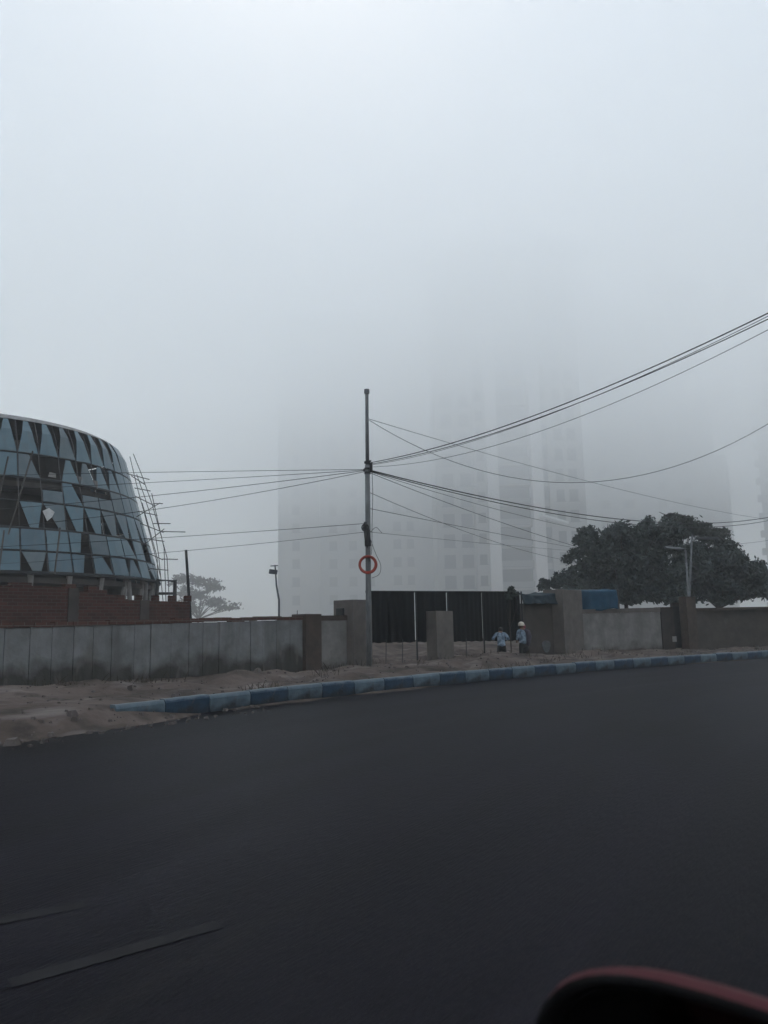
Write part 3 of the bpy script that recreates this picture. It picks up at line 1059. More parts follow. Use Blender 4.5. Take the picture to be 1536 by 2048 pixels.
# tower B: stepped balconied block
YB = 113.0
tb = thing('apartment_tower', at(1040, 1258, YB).xy.to_3d(), 'nearest apartment tower with recessed balconies and pale piers seen through fog', 'tower')
mb = MB(); tower_box(mb, YB, 1113, 1186, -.5, TOP); tower_box(mb, YB, 960, 985, -.5, TOP)
mb.build('wall', M['tower_wall'], tb)
mb = MB(); tower_box(mb, YB + 2.5, 880, 959.5, -.5, TOP, depth=11)
mb.build('rear_wall', M['tower_wall'], tb)
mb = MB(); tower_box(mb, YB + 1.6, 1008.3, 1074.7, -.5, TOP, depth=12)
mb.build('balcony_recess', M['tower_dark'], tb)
mb = MB(); tower_box(mb, YB + .5, 1098.3, 1112.7, -.5, TOP, depth=12)
mb.build('window_strip', M['tower_dark'], tb)
for (xa, xb, pr_) in ((985.3, 1008, .7), (1075, 1098, 1.3)):
    mb = MB(); tower_box(mb, YB, xa, xb, -.5, TOP, proud=pr_)
    mb.build('pier', M['tower_pale'], tb)
FH = 3.05
fb = fr_ = None
for f_ in range(18):
    z = .6 + FH * f_
    if fb is None:
        mb = MB(); tower_box(mb, YB + .2, 1008.3, 1074.7, z - .12, z + .12, depth=1.35)
        a, b = at(1008.5, 1250, YB), at(1074.5, 1250, YB)
        fb = mb.build('balcony', M['tower_wall'], tb)
        mb = MB(); mb.box(((a.x + b.x) / 2, YB + .26, z + .65), ((b.x - a.x) / 2, .05, .42))
        fr_ = mb.build('parapet', M['tower_grey'], fb)
        sill = MB(); a, b = at(1098.5, 1250, YB), at(1112.5, 1250, YB)
        sill.box(((a.x + b.x) / 2, YB + .35, z + .2), ((b.x - a.x) / 2, .14, .45))
        sp_ = sill.build('spandrel', M['tower_wall'], tb)
    else:
        c_ = copy_part(fb, tb, (0, 0, FH * f_))
        copy_part(fr_, c_, (0, 0, 0))
        copy_part(sp_, tb, (0, 0, FH * f_))
tower_windows(tb, YB, [(1127, 1143), (1153, 1171)], 18, FH, 1.9, .02, M['pane'], hh=.85)
tower_windows(tb, YB, [(965, 980)], 17, FH, 1.9, .02, M['pane'], hh=.7)
tower_windows(tb, YB + 2.5, [(893, 916), (930, 953)], 12, FH, 1.9, .02, M['tower_dark'], hh=.95)
mb = MB()
a, b = at(1080, 1030, YB - 2.2), at(1134, 1046, YB - 2.2)
mb.hexa([(a.x, YB - 3.2, a.z - .2), (b.x, YB - 3.2, b.z - .2), (b.x, YB - 1.32, b.z - .2), (a.x, YB - 1.32, a.z - .2)],
        [(a.x, YB - 3.2, a.z + .1), (b.x, YB - 3.2, b.z + .1), (b.x, YB - 1.32, b.z + .3), (a.x, YB - 1.32, a.z + .3)])
mb.build('awning', M['white_sheet'], tb)
mb = MB(); tower_box(mb, YB - 1.5, 905, 1100, -.5, 4.2, depth=1.3)
mb.build('podium', M['tower_wall'], tb)

# tower C: long slab right
YC = 138.0
tc_ = thing('apartment_tower', at(1330, 1258, YC).xy.to_3d(), 'wide flat grey tower rising behind the dark trees at right', 'tower')
mb = MB(); tower_box(mb, YC, 1176, 1456, -.5, TOP, skew=.3)
mb.build('wall', M['tower_grey'], tc_)
mb = MB(); tower_box(mb, YC - 1.0, 1440, 1478, -.5, 31, depth=8, skew=.5)
mb.build('projecting_bay', M['tower_wall'], tc_)
tower_windows(tc_, YC, [(1215, 1235), (1265, 1285), (1335, 1352), (1385, 1405)], 14, 3.1, 4, .02, M['pane'], hh=.7)
# tower D: at the frame's right edge
YD = 136.0
td = thing('apartment_tower', at(1600, 1258, YD).xy.to_3d(), 'dark tower edge with stacked rounded balconies cut off by the right frame edge', 'tower')
mb = MB(); tower_box(mb, YD, 1546, 1760, -.5, TOP, skew=.6)
mb.build('wall', M['tower_grey'], td)
fb = None
for f_ in range(16):
    if fb is None:
        mb = MB()
        cx = at(1550, 1250, YD).x
        pts = [(cx + 1.4 * math.cos(R_(a)) * (.75 if math.cos(R_(a)) < 0 else 1.6), YD - 1.0 * max(0, -math.sin(R_(a))) - .0) for a in range(180, 361, 15)]
        n = len(pts)
        mb.add([(x, y, .4) for x, y in pts] + [(x, y, 1.6) for x, y in pts], [tuple(range(n))[::-1], tuple(range(n, 2 * n))] + [(i, (i + 1) % n, n + (i + 1) % n, n + i) for i in range(n)])
        fb = mb.build('balcony', M['tower_grey'], td)
    else:
        copy_part(fb, td, (0, 0, 3.1 * f_))

# ------------------------------------------------------------------ trees
def leaf_cloud(blobs, n, size, seed, flat=.55, shell=.12):
    r = np.random.default_rng(seed)
    vol = np.array([b[3] * b[4] * b[5] for b in blobs])
    cnt = np.maximum(1, (n * vol ** .75 / (vol ** .75).sum()).astype(int))
    V, Fc = [], []
    for b, k in zip(blobs, cnt):
        d = r.normal(size=(k, 3))
        d /= np.linalg.norm(d, axis=1)[:, None]
        rad = (shell + (1 - shell) * r.random(k)) ** .55 * (1 + .30 * np.abs(r.normal(size=k)) * (r.random(k) < .5))
        c_ = np.array(b[:3]) + d * rad[:, None] * np.array(b[3:6])
        u = r.normal(size=(k, 3)); u /= np.linalg.norm(u, axis=1)[:, None]
        w_ = r.normal(size=(k, 3)); v = np.cross(u, w_); v /= np.linalg.norm(v, axis=1)[:, None]
        sz = size * (.6 + .8 * r.random(k))[:, None]
        u, v = u * sz, v * sz * flat
        q = np.stack([c_ - u, c_ - v * .9, c_ + u, c_ + v * .9], 1).reshape(-1, 3)
        o = len(V)
        V += [tuple(x) for x in q]
        Fc += [(o + 4 * i, o + 4 * i + 1, o + 4 * i + 2, o + 4 * i + 3) for i in range(k)]
    mb = MB()
    mb.v, mb.f = V, Fc
    return mb

def blobs_from_px(cells, Y, depth, seed, sub=9):
    """cells: (px, py, half width px, half height px) clumps of the crown; each is broken into smaller sub-clumps in depth"""
    r = random.Random(seed)
    out = []
    for (px, py, hw, hh) in cells:
        c_ = at(px, py, Y)
        k = Y / FPX
        out.append((c_.x, c_.y, c_.z, hw * k * .66, depth * .75, hh * k * .66))
        for _ in range(sub):
            yy = Y + r.uniform(-depth, depth)
            c_ = at(px + r.uniform(-.95, .95) * hw, py + r.uniform(-.95, .95) * hh, yy)
            k = yy / FPX
            f_ = r.uniform(.18, .48)
            out.append((c_.x, c_.y, c_.z, hw * k * f_, hw * k * f_, hh * k * f_))
    return out

def tree(name, Y, base_px, cells, depth, n, size, m, label, seed, trunk_r=.16, group=None, sub=9, cat='tree', limbs=True):
    b0 = at(base_px, 1260, Y)
    t = thing(name, (b0.x, b0.y, 0), label, cat, group)
    bl = blobs_from_px(cells, Y, depth, seed, sub)
    leaf_cloud(bl, n, size, seed).build('crown', m, t)
    mb = MB()
    r = random.Random(seed)
    cz = sum(b[2] for b in bl) / len(bl)
    cx = sum(b[0] for b in bl) / len(bl)
    cy = sum(b[1] for b in bl) / len(bl)
    fork = Vector((b0.x + (cx - b0.x) * .3, b0.y, cz * .5))
    mb.tube([(b0.x, b0.y, -.1), (b0.x + .05, b0.y, cz * .25), fork], [trunk_r * 1.3, trunk_r, trunk_r * .8], 8)
    for b in bl[::2]:
        e = Vector(b[:3])
        md = fork.lerp(e, .5) + Vector((r.uniform(-.2, .2), r.uniform(-.2, .2), r.uniform(.0, .3)))
        mb.tube([fork, md, e], [trunk_r * .5, trunk_r * .3, trunk_r * .08], 5)
    mb.build('trunk', M['bark'], t)
    return t

tree('leafy_tree', 51, 1255, [(1205, 1105, 45, 42), (1265, 1090, 50, 48), (1320, 1085, 45, 44), (1180, 1140, 50, 38), (1250, 1150, 60, 40), (1330, 1150, 50, 40), (1170, 1075, 22, 22), (1232, 1062, 25, 22), (1290, 1056, 20, 12), (1200, 1180, 45, 22), (1270, 1185, 55, 22), (1340, 1185, 50, 22), (1150, 1180, 35, 20)],
     2.8, 36000, .15, M['leaf'], 'big dense dark tree filling the space behind the plaster wall', 11)
tree('leafy_tree', 53, 1430, [(1415, 1150, 45, 38), (1470, 1140, 38, 36), (1390, 1115, 40, 36), (1505, 1155, 34, 30), (1450, 1110, 36, 24), (1530, 1165, 30, 28), (1400, 1175, 55, 25), (1480, 1185, 55, 22)],
     2.6, 22000, .15, M['leaf'], 'rounded dark tree behind the brown wall at the right edge', 12)
tree('leafy_tree', 55, 1350, [(1345, 1062, 34, 16), (1390, 1060, 34, 15), (1425, 1075, 36, 17), (1370, 1042, 26, 10), (1450, 1092, 24, 12), (1340, 1033, 16, 6)],
     1.8, 7500, .13, M['leaf2'], 'sparse feathery tree whose flat top stands above the other trees', 13, trunk_r=.12)
tree('shrub', 56, 1125, [(1118, 1160, 20, 16), (1142, 1150, 20, 20), (1090, 1170, 18, 12), (1150, 1172, 26, 14)],
     1.2, 6500, .10, M['leaf'], 'low bushy shrub behind the side wall left of the big tree', 14, trunk_r=.07, cat='shrub')
tree('leafy_tree', 92, 395, [(362, 1158, 22, 14), (398, 1164, 30, 14), (425, 1176, 26, 10), (385, 1188, 34, 14), (430, 1204, 34, 12), (370, 1212, 30, 14), (455, 1215, 30, 7)],
     2.5, 3400, .18, M['leaf_dry'], 'pale wispy tree fading in the fog behind the leaning post', 15, trunk_r=.14, sub=5)
tree('shrub', 27.5, 1018, [(1022, 1178, 7, 7), (1016, 1192, 9, 8), (1030, 1188, 8, 6)], .25, 500, .06, M['leaf'], 'small dark plant poking up over the right end of the black gate', 16, trunk_r=.02, cat='plant', sub=4)
# bare limb reaching out of the feathery tree
mb = MB()
mb.tube([at(1400, 1062, 54), at(1365, 1046, 54), at(1338, 1033, 54), at(1318, 1024, 54)], [.09, .07, .045, .015], 6)
mb.tube([at(1365, 1046, 54), at(1350, 1046, 53.8), at(1336, 1044, 53.6)], [.04, .03, .01], 5)
mb.tube([at(1400, 1062, 54), at(1440, 1075, 54), at(1470, 1096, 54.2)], [.07, .05, .02], 5)
lt = [o for o in bpy.data.objects if o.get('label', '').startswith('sparse feathery')][0]
mb.build('limb', M['bark'], lt)

# ------------------------------------------------------------------ utility pole
PB = at(738, 1325, 24.0)
PT = at(733.5, 779, 24.0)
pole = thing('utility_pole', (PB.x, PB.y, .0), 'slender grey steel utility pole with cap standing at the gate pillar', 'utility pole')
def pp(py, dx=0.0, dy=0.0):
    f_ = (1325 - py) / (1325 - 779)
    v = Vector((PB.x + (PT.x - PB.x) * f_, 24.0, at(736, py, 24.0).z))
    return v + Vector((dx, dy, 0))
mb = MB()
mb.tube([(PB.x, 24, -.1), pp(1200), pp(1050), pp(930)], [.085, .085, .08, .075], 14)
mb.build('shaft', M['pole'], pole, smooth=True)
mb = MB(); mb.tube([pp(930), pp(785)], [.058, .052], 14)
mb.build('upper_shaft', M['pole'], pole, smooth=True)
mb = MB(); mb.tube([pp(787), pp(779)], [.085, .085], 14)
mb.build('cap', M['steel'], pole)
mb = MB()
for yy in (925, 938, 946):
    mb.tube([pp(yy + 2), pp(yy - 2)], [.10, .10], 12)
mb.box(pp(934, .10), (.06, .03, .13))
mb.tube([pp(922, .12), pp(922, -.05)], .025, 6)
mb.tube([pp(940, -.13), pp(940, .14)], .04, 6)
mb.build('clamp', M['dark_steel'], pole)
mb = MB()
mb.tube([pp(1062, -.02, -.11), pp(1093, .0, -.11)], [.09, .10], 10)
mb.tube([pp(1045, -.07, -.10), pp(1060, -.10, -.12), pp(1064, .06, -.10)], [.05, .08, .06], 8)
for k in range(7):
    a = rng.uniform(-.22, .05)
    mb.tube([pp(1048 + k, -.06, -.12), pp(1062, a, -.14), pp(1078 + 2 * k, a * .8, -.14), pp(1096, -.02, -.11)], .014, 5)
mb.torus(pp(1056, -.08, -.14), (1, 0, 0), (0, 0, 1), .10, .022, 20, 6)
tag(mb.build('cable_bundle', M['rubber'], loc=pp(1080, 0, -.1), smooth=True), 'black splice box and tangled cable bundle strapped halfway up the pole', 'cable bundle')
mb = MB()
for k in range(5):
    mb.torus(pp(1130, rng.uniform(-.01, .01), -.13 - .02 * k), (1, 0, 0), (0, .05, 1), .255 + rng.uniform(-.025, .02), .028, 36, 8)
tag(mb.build('conduit_coil', M['orange'], loc=pp(1130, 0, -.13), smooth=True), 'coil of orange red conduit hung as a ring on the pole', 'coil')
def loop_wire(pts, r, label):
    mb = MB()
    q = []
    for i in range(len(pts) - 1):
        for k in range(4):
            q.append(Vector(pts[i]).lerp(Vector(pts[i + 1]), k / 4))
    q.append(Vector(pts[-1]))
    for _ in range(3):
        q = [q[0]] + [(q[i - 1] + q[i] * 2 + q[i + 1]) / 4 for i in range(1, len(q) - 1)] + [q[-1]]
    mb.tube(q, r, 5)
    return tag(mb.build('wire', M['rubber'], loc=q[0]), label, 'wire')
loop_wire([pp(940, .14, -.05), at(746, 990, 23.9), at(744, 1040, 23.9), at(744, 1090, 23.9), pp(1110, .1, -.1)], .009, 'thin wire hanging straight down beside the pole from its clamp')
loop_wire([pp(1065, .08, -.08), at(752, 1052, 23.8), at(760, 1062, 23.8), at(764, 1066, 23.8)], .009, 'short curled wire end sticking out right of the splice box')
loop_wire([pp(1080, .08, -.08), at(752, 1110, 23.8), at(763, 1130, 23.8), at(760, 1150, 23.8), at(744, 1156, 23.8)], .008, 'thin wire looping out right behind the orange coil')

# ------------------------------------------------------------------ overhead cables
def cable(p0, p1, via, r, label, n=28, group=None):
    """a hanging cable from p0 to p1; its sag is set so that it passes the height seen at via"""
    p0, p1 = Vector(p0), Vector(p1)
    # parameter whose point shows at via's column
    lo, hi = 0.0, 1.0
    up = (lambda q: 768 + FPX * (q - cam.location).dot(cR) / (q - cam.location).dot(cF))
    inc = up(p1) > up(p0)
    for _ in range(50):
        md = (lo + hi) / 2
        if (up(p0.lerp(p1, md)) < via[0]) == inc:
            lo = md
        else:
            hi = md
    q = p0.lerp(p1, lo)
    sag = (q.z - at(via[0], via[1], q.y).z) / max(.02, 4 * lo * (1 - lo))
    pts = []
    for i in range(n + 1):
        u = i / n
        v = p0.lerp(p1, u)
        v.z -= sag * 4 * u * (1 - u)
        pts.append(v)
    mb = MB()
    mb.tube(pts, r * .62, 6)
    return tag(mb.build('overhead_cable', M['rubber'], loc=p0, smooth=True), label, 'cable', group)

tie = pp(938, .12, -.02)
def ext(a, b, k):
    """carry the line a-b on past b by the share k so that it leaves the frame"""
    return b + (b - a) * k
right = [
    ((745, 925), (1150, 799), (1545, 622, 13), .020, 'thick black cable climbing right from the pole clamp, topmost of the bundle'),
    ((745, 928), (1180, 796), (1545, 634, 13.2), .017, 'black cable running just under the topmost climbing cable'),
    ((745, 930), (1068, 840), (1545, 628, 12.6), .010, 'thin black cable crossing through the climbing bundle'),
    ((745, 934), (1068, 866), (1545, 655, 12.8), .010, 'thin climbing cable hanging lowest below the bundle'),
]
for (s_, via, e_, r_, lb) in right:
    p0 = Vector((*pp(938, .12).xy, at(*s_, 24.0).z))
    cable(p0, at(*e_), via, r_, lb)
low = [
    ((745, 940), (1010, 1003), (1560, 1030, 52), .032, 'heavy sagging cable falling from the clamp rightwards across the nearest tower, upper of a pair'),
    ((745, 942), (1010, 1009), (1560, 1036, 52), .026, 'heavy sagging cable falling from the clamp rightwards across the nearest tower, lower of a pair'),
    ((748, 945), (900, 1008), (1560, 1150, 60), .016, 'thin cable slanting down right from the clamp into the dark trees'),
    ((745, 985), (900, 1052), (1300, 1120, 60), .014, 'thin cable leaving the pole below the clamp and dropping right to the shrubs'),
    ((745, 1017), (880, 1045), (1300, 1120, 58), .015, 'thin cable leaving the bare pole midway above the splice box to the right'),
    ((742, 1064), (900, 1080), (1200, 1105, 55), .011, 'faint cable running right from the splice box'),
    ((737, 838), (1050, 929), (1560, 1042, 56), .013, 'faint cable from the upper shaft descending right past the towers'),
    ((737, 840), (1050, 960), (1560, 833, 22), .013, 'faint deeply sagging cable from the upper shaft rising again at right edge'),
    ((748, 943), (960, 1010), (1560, 1076, 56), .013, 'thin cable below the heavy pair reaching the right edge above the lamps'),
]
for (s_, via, e_, r_, lb) in low:
    p0 = Vector((*pp(s_[1], .06).xy, at(*s_, 24.0).z))
    cable(p0, at(*e_), via, r_, lb)
left = [
    ((729, 939), (480, 942), (-60, 952, 30), .013, 'nearly level cable running left from the clamp, highest of the left wires'),
    ((729, 940), (500, 954), (-60, 982, 30), .013, 'second cable down running left from the clamp'),
    ((729, 941), (500, 970), (-60, 1022, 30), .015, 'third cable down running left from the clamp'),
    ((729, 943), (500, 988), (-60, 1058, 30), .014, 'lowest cable fanning left from the clamp across the glass building'),
    ((724, 1047), (540, 1061), (-60, 1096, 32), .013, 'cable running left from the top of the splice box'),
    ((722, 1064), (540, 1085), (-60, 1130, 34), .011, 'faint cable running left from the lower splice box'),
]
for (s_, via, e_, r_, lb) in left:
    p0 = Vector((*pp(s_[1], -.06).xy, at(*s_, 24.0).z))
    cable(p0, at(*e_), via, r_, lb)

# ------------------------------------------------------------------ thin posts, street lamps
def street_lamp(base, top, Y, head_px, m, label, head_m):
    b, t = at(*base, Y), at(*top, Y)
    o = thing('street_lamp', (b.x, b.y, 0), label, 'street lamp', 'slender street lamps before the trees')
    mb = MB()
    mb.tube([(b.x, b.y, -.1), b, t], [.055, .048, .04], 10)
    mb.build('pole', m, o, smooth=True)
    h0, h1 = at(*head_px[0], Y), at(*head_px[1], Y)
    mb = MB()
    mb.tube([t - Vector((0, 0, .15)), t + Vector((0, 0, .05)), h0], .03, 8)
    mb.build('arm', m, o)
    mb = MB()
    d = (h1 - h0)
    q0, q1 = h0, h1
    for (z0, z1, k) in ((-.05, .07, 1),):
        n = Vector((0, 1, 0)) * .16
        mb.hexa([q0 - n + Vector((0, 0, z0)), q1 - n + Vector((0, 0, z0)), q1 + n + Vector((0, 0, z0)), q0 + n + Vector((0, 0, z0))],
                [q0 - n * .6 + Vector((0, 0, z1)), q1 - n * .5 + Vector((0, 0, z1 * .6)), q1 + n * .5 + Vector((0, 0, z1 * .6)), q0 + n * .6 + Vector((0, 0, z1))])
    mb.build('lamp_head', head_m, o, bevel=.02)
street_lamp((1379, 1196), (1384, 1072), 38.5, ((1392, 1077), (1436, 1076)), M['steel'], 'taller grey street lamp with dark head pointing right before the trees', M['dark_steel'])
street_lamp((1377, 1196), (1371, 1100), 38.2, ((1362, 1098), (1330, 1094)), M['steel'], 'shorter grey street lamp with grey head pointing left before the trees', M['steel'])

b_, t_ = at(381, 1240, 27), at(372, 1100, 27)
mb = MB()
mb.tube([(b_.x + .01, b_.y, 0), b_, t_], [.06, .055, .045], 8)
tag(mb.build('leaning_post', M['gate_post'], loc=(b_.x, b_.y, 0), smooth=True), 'thin grey post leaning at the right end of the brick wall', 'post')

fp = thing('floodlight_mast', Vector((*at(557, 1228, 62).xy, 0)), 'thin mast with a small boxy floodlight in front of the foggy tower edge', 'floodlight')
mb = MB()
p_ = at(558, 1228, 62)
mb.tube([(p_.x, p_.y, 0), at(558, 1200, 62), at(553, 1172, 62), at(550, 1130, 62)], [.09, .08, .07, .05], 8)
mb.build('mast', M['tower_dark'], fp)
mb = MB()
p_ = at(547, 1144, 61.8)
mb.hexa([p_ + Vector(v) for v in ((-.36, -.2, -.12), (.26, -.2, -.2), (.26, .2, -.2), (-.36, .2, -.12))], [p_ + Vector(v) for v in ((-.30, -.2, .22), (.32, -.2, .14), (.32, .2, .14), (-.30, .2, .22))])
mb.build('lamp_box', M['tower_dark'], fp, bevel=.03)
mb = MB()
mb.tube([at(541, 1132, 62), at(556, 1131, 62)], .04, 6)
mb.build('crossbar', M['tower_dark'], fp)

# scaffolding stick on the wall top near the pier
p_ = at(594, 1232, 23.2)
mb = MB()
mb.tube([p_ - Vector((0, 0, .03)), p_ + Vector((.01, 0, .16))], .012, 5)
tag(mb.build('rebar_stub', M['dark_steel'], loc=p_), 'short iron rod sticking up from the wall coping near brown pier', 'rod')

# ------------------------------------------------------------------ people
def skin_obj(name, V, E, m, parent, sub=1):
    bm = bmesh.new()
    lay = bm.verts.layers.skin.verify()
    vs = []
    for i, v in enumerate(V):
        q = bm.verts.new(v[:3])
        r = v[3]
        q[lay].radius = r if isinstance(r, tuple) else (r, r)
        q[lay].use_root = (i == 0)
        vs.append(q)
    for e in E:
        bm.edges.new((vs[e[0]], vs[e[1]]))
    me = bpy.data.meshes.new(name)
    bm.to_mesh(me)
    bm.free()
    me.materials.append(m)
    o = bpy.data.objects.new(name, me)
    COL.objects.link(o)
    o.parent = parent
    sk = o.modifiers.new('skin', 'SKIN')
    sk.use_smooth_shade = True
    sb = o.modifiers.new('sub', 'SUBSURF')
    sb.levels = sb.render_levels = sub
    return o

def hand(V, E, wrist, dirv, side, outv):
    """palm with four fingers and a thumb grown from the wrist vertex; curled a little"""
    d, o_ = Vector(dirv).normalized(), Vector(outv).normalized()
    p = Vector(V[wrist][:3])
    palm = len(V)
    c_ = p + d * .06
    V.append((*c_, .030)); E.append((wrist, palm))
    for k, ln in enumerate((.062, .072, .068, .052)):
        b = c_ + d * .035 + o_ * (.024 - .016 * k)
        curl = d.cross(o_) * .3
        V.append((*b, .010)); E.append((palm, len(V) - 1))
        V.append((*(b + d * ln * .55 + curl * ln * .3), .009)); E.append((len(V) - 2, len(V) - 1))
        V.append((*(b + d * ln + curl * ln), .008)); E.append((len(V) - 2, len(V) - 1))
    b = p + d * .035 + o_ * .035
    V.append((*b, .012)); E.append((palm, len(V) - 1))
    V.append((*(b + d * .045 + o_ * .02), .010)); E.append((len(V) - 2, len(V) - 1))

def person(loc, H, label, lean, elbows, wrists, head_off, rot, shirt_m, extras):
    k = H / 1.70
    t = thing('person', loc, label, 'person')
    t.rotation_euler.z = rot
    t.scale = (k, k, k)
    ln = lean
    V = [(0, 0, .93, (.135, .095)), (0, .02 + ln * .3, 1.12, (.145, .105)), (0, .02 + ln * .7, 1.30, (.165, .115)), (0, .03 + ln, 1.44, (.08, .07)),
         (head_off[0] * .5, .05 + ln + head_off[1] * .5, 1.51, .052), (head_off[0], .06 + ln + head_off[1], 1.585 + head_off[2], (.078, .092)), (head_off[0], .05 + ln + head_off[1], 1.665 + head_off[2], (.072, .085))]
    E = [(0, 1), (1, 2), (2, 3), (3, 4), (4, 5), (5, 6)]
    V.append((head_off[0], .165 + ln + head_off[1], 1.59 + head_off[2], .014)); E.append((5, 7))       # nose
    for sx in (-1, 1):                                                                               # ears
        V.append((head_off[0] + sx * .085, .05 + ln + head_off[1], 1.60 + head_off[2], .016)); E.append((5, len(V) - 1))
    for i, sx in enumerate((-1, 1)):
        s0 = len(V)
        V.append((sx * .17, .02 + ln, 1.40, .058)); E.append((3, s0))
        V.append((*elbows[i], .043)); E.append((s0, s0 + 1))
        V.append((*wrists[i], .028)); E.append((s0 + 1, s0 + 2))
        d = Vector(wrists[i]) - Vector(elbows[i])
        hand(V, E, s0 + 2, d, sx, Vector((-sx, .2, .2)))
    for sx in (-1, 1):
        s0 = len(V)
        V.append((sx * .09, 0, .84, .088)); E.append((0, s0))
        V.append((sx * .10, .02, .48, .058)); E.append((s0, s0 + 1))
        V.append((sx * .10, -.02, .09, .038)); E.append((s0 + 1, s0 + 2))
        V.append((sx * .10, .0, .04, .040)); E.append((s0 + 2, s0 + 3))
        V.append((sx * .115, .15, .035, .034)); E.append((s0 + 3, s0 + 4))
    skin_obj('body', V, E, M['skin'], t)
    # shirt
    V2 = [(0, -.005, .86, (.185, .135)), (0, .0, .95, (.178, .132)), (0, .02 + ln * .3, 1.12, (.168, .125)), (0, .02 + ln * .7, 1.30, (.188, .135)), (0, .03 + ln, 1.43, (.105, .09)), (0, .035 + ln, 1.475, (.072, .068))]
    E2 = [(0, 1), (1, 2), (2, 3), (3, 4), (4, 5)]
    for i, sx in enumerate((-1, 1)):
        s0 = len(V2)
        sh = Vector((sx * .175, .02 + ln, 1.40))
        el, wr = Vector(elbows[i]), Vector(wrists[i])
        V2.append((*sh, .078)); E2.append((4, s0))
        V2.append((*sh.lerp(el, .55), .070)); E2.append((s0, s0 + 1))
        V2.append((*el, .058)); E2.append((s0 + 1, s0 + 2))
        V2.append((*el.lerp(wr, .75), .046)); E2.append((s0 + 2, s0 + 3))
    skin_obj('shirt', V2, E2, shirt_m, t)
    V3 = [(0, 0, .93, (.168, .126)), (0, .005, 1.04, (.160, .118))]
    E3 = [(0, 1)]
    for sx in (-1, 1):
        s0 = len(V3)
        V3.append((sx * .095, 0, .82, .112)); E3.append((0, s0))
        V3.append((sx * .105, .02, .48, .088)); E3.append((s0, s0 + 1))
        V3.append((sx * .105, -.02, .10, .070)); E3.append((s0 + 1, s0 + 2))
    skin_obj('trousers', V3, E3, M['trousers'], t)
    hc = Vector((head_off[0], .045 + ln + head_off[1], 1.63 + head_off[2]))
    extras(t, hc)
    return t

def dome(c_, rx, ry, rz, lo=-.25):
    mb = MB()
    rows = []
    for i in range(9):
        e = lo + (1.5 - lo) * i / 8
        rows.append([(c_.x + rx * math.cos(e) * math.cos(R_(a)), c_.y + ry * math.cos(e) * math.sin(R_(a)), c_.z + rz * math.sin(e)) for a in range(0, 361, 24)])
    mb.grid(rows)
    return mb
def local_build(mb, name, m, t):
    me = bpy.data.meshes.new(name)
    me.from_pydata([tuple(v) for v in mb.v], [], mb.f)
    for p in me.polygons:
        p.use_smooth = True
    me.materials.append(m)
    o = bpy.data.objects.new(name, me)
    COL.objects.link(o)
    o.parent = t
    return o
def hair1(t, hc):
    local_build(dome(hc + Vector((0, -.012, -.01)), .094, .108, .112, -.45), 'hair', M['hair'], t)
def cap2(t, hc):
    local_build(dome(hc + Vector((-.015, -.02, .0)), .125, .140, .125, -.35), 'cap', M['cap'], t)
    mb = MB()
    mb.tube([hc + Vector((.05, -.09, .0)), hc + Vector((.11, .0, -.04)), hc + Vector((.10, .02, -.12)), hc + Vector((.03, -.06, -.19)), hc + Vector((.16, -.04, -.24))], [.03, .055, .06, .055, .04], 8)
    local_build(mb, 'scarf', M['scarf'], t)
    mb = MB()
    mb.tube([Vector((.05, -.06, 1.45)), Vector((.16, -.09, 1.36)), Vector((.20, -.08, 1.18)), Vector((.17, -.06, .96)), Vector((.12, -.05, .84))], [.04, .095, .105, .10, .07], 10)
    local_build(mb, 'shawl', M['jacket'], t)

def stand_on(px, Y):
    v = at(px, 1260, Y)
    return (v.x, v.y, verge_z(*st_of(v.x, v.y)))
L1, L2 = stand_on(1002, 29.3), stand_on(1046, 29.8)
person((L1[0], L1[1], L1[2]), 1.56, 'person in pale blue shirt and black trousers with head bowed and both elbows out', .10,
       [(-.36, .02, 1.20), (.34, .06, 1.18)], [(-.20, .24, 1.22), (.17, .26, 1.20)], (.03, .07, -.05), R_(4), M['shirt'], hair1)
person((L2[0], L2[1], L2[2]), 1.66, 'person in cream cap and pink scarf with pale blue shirt and dark shawl', .03,
       [(-.23, .05, 1.14), (.23, .06, 1.14)], [(-.18, .22, 1.04), (.16, .24, 1.06)], (-.02, .02, .0), R_(12), M['shirt'], cap2)

# ------------------------------------------------------------------ the red car that carries the camera
cu, cl = Vector((.7071, .7071, 0)), Vector((-.7071, .7071, 0))     # forward, left
def cw(f_, l_, z):
    return cu * f_ + cl * l_ + Vector((0, 0, z))
car = thing('red_car', cw(-.4, -.9, 0), 'red car whose door mirror shows at the lower right corner', 'car')
LS, WD = -.14, 1.62             # left side, width
mb = MB()
side = [(-2.45, .35), (-2.55, .62), (-2.45, .92), (-1.6, .98), (.75, .94), (1.55, .80), (1.72, .60), (1.70, .34), (1.35, .22), (-2.1, .22)]
n = len(side)
nl = [cw(f_, LS, z) for f_, z in side]
nr = [cw(f_, LS - WD, z) for f_, z in side]
mb.add(nl + nr, [tuple(range(n)), tuple(range(2 * n - 1, n - 1, -1))] + [(i, n + i, n + (i + 1) % n, (i + 1) % n) for i in range(n)])
mb.build('body', M['car_red'], car, bevel=.06)
mb = MB()
bot = [(-2.2, .955), (.72, .935)]
top = [(-1.75, 1.47), (-.25, 1.50)]
ins0, ins1 = .05, .22
B = [cw(-2.2, LS - ins0, .95), cw(.72, LS - ins0, .93), cw(.72, LS - WD + ins0, .93), cw(-2.2, LS - WD + ins0, .95)]
T = [cw(-1.75, LS - ins1, 1.46), cw(-.15, LS - ins1, 1.48), cw(-.15, LS - WD + ins1, 1.48), cw(-1.75, LS - WD + ins1, 1.46)]
mb.hexa(B, T)
mb.build('roof', M['car_red'], car, bevel=.05)
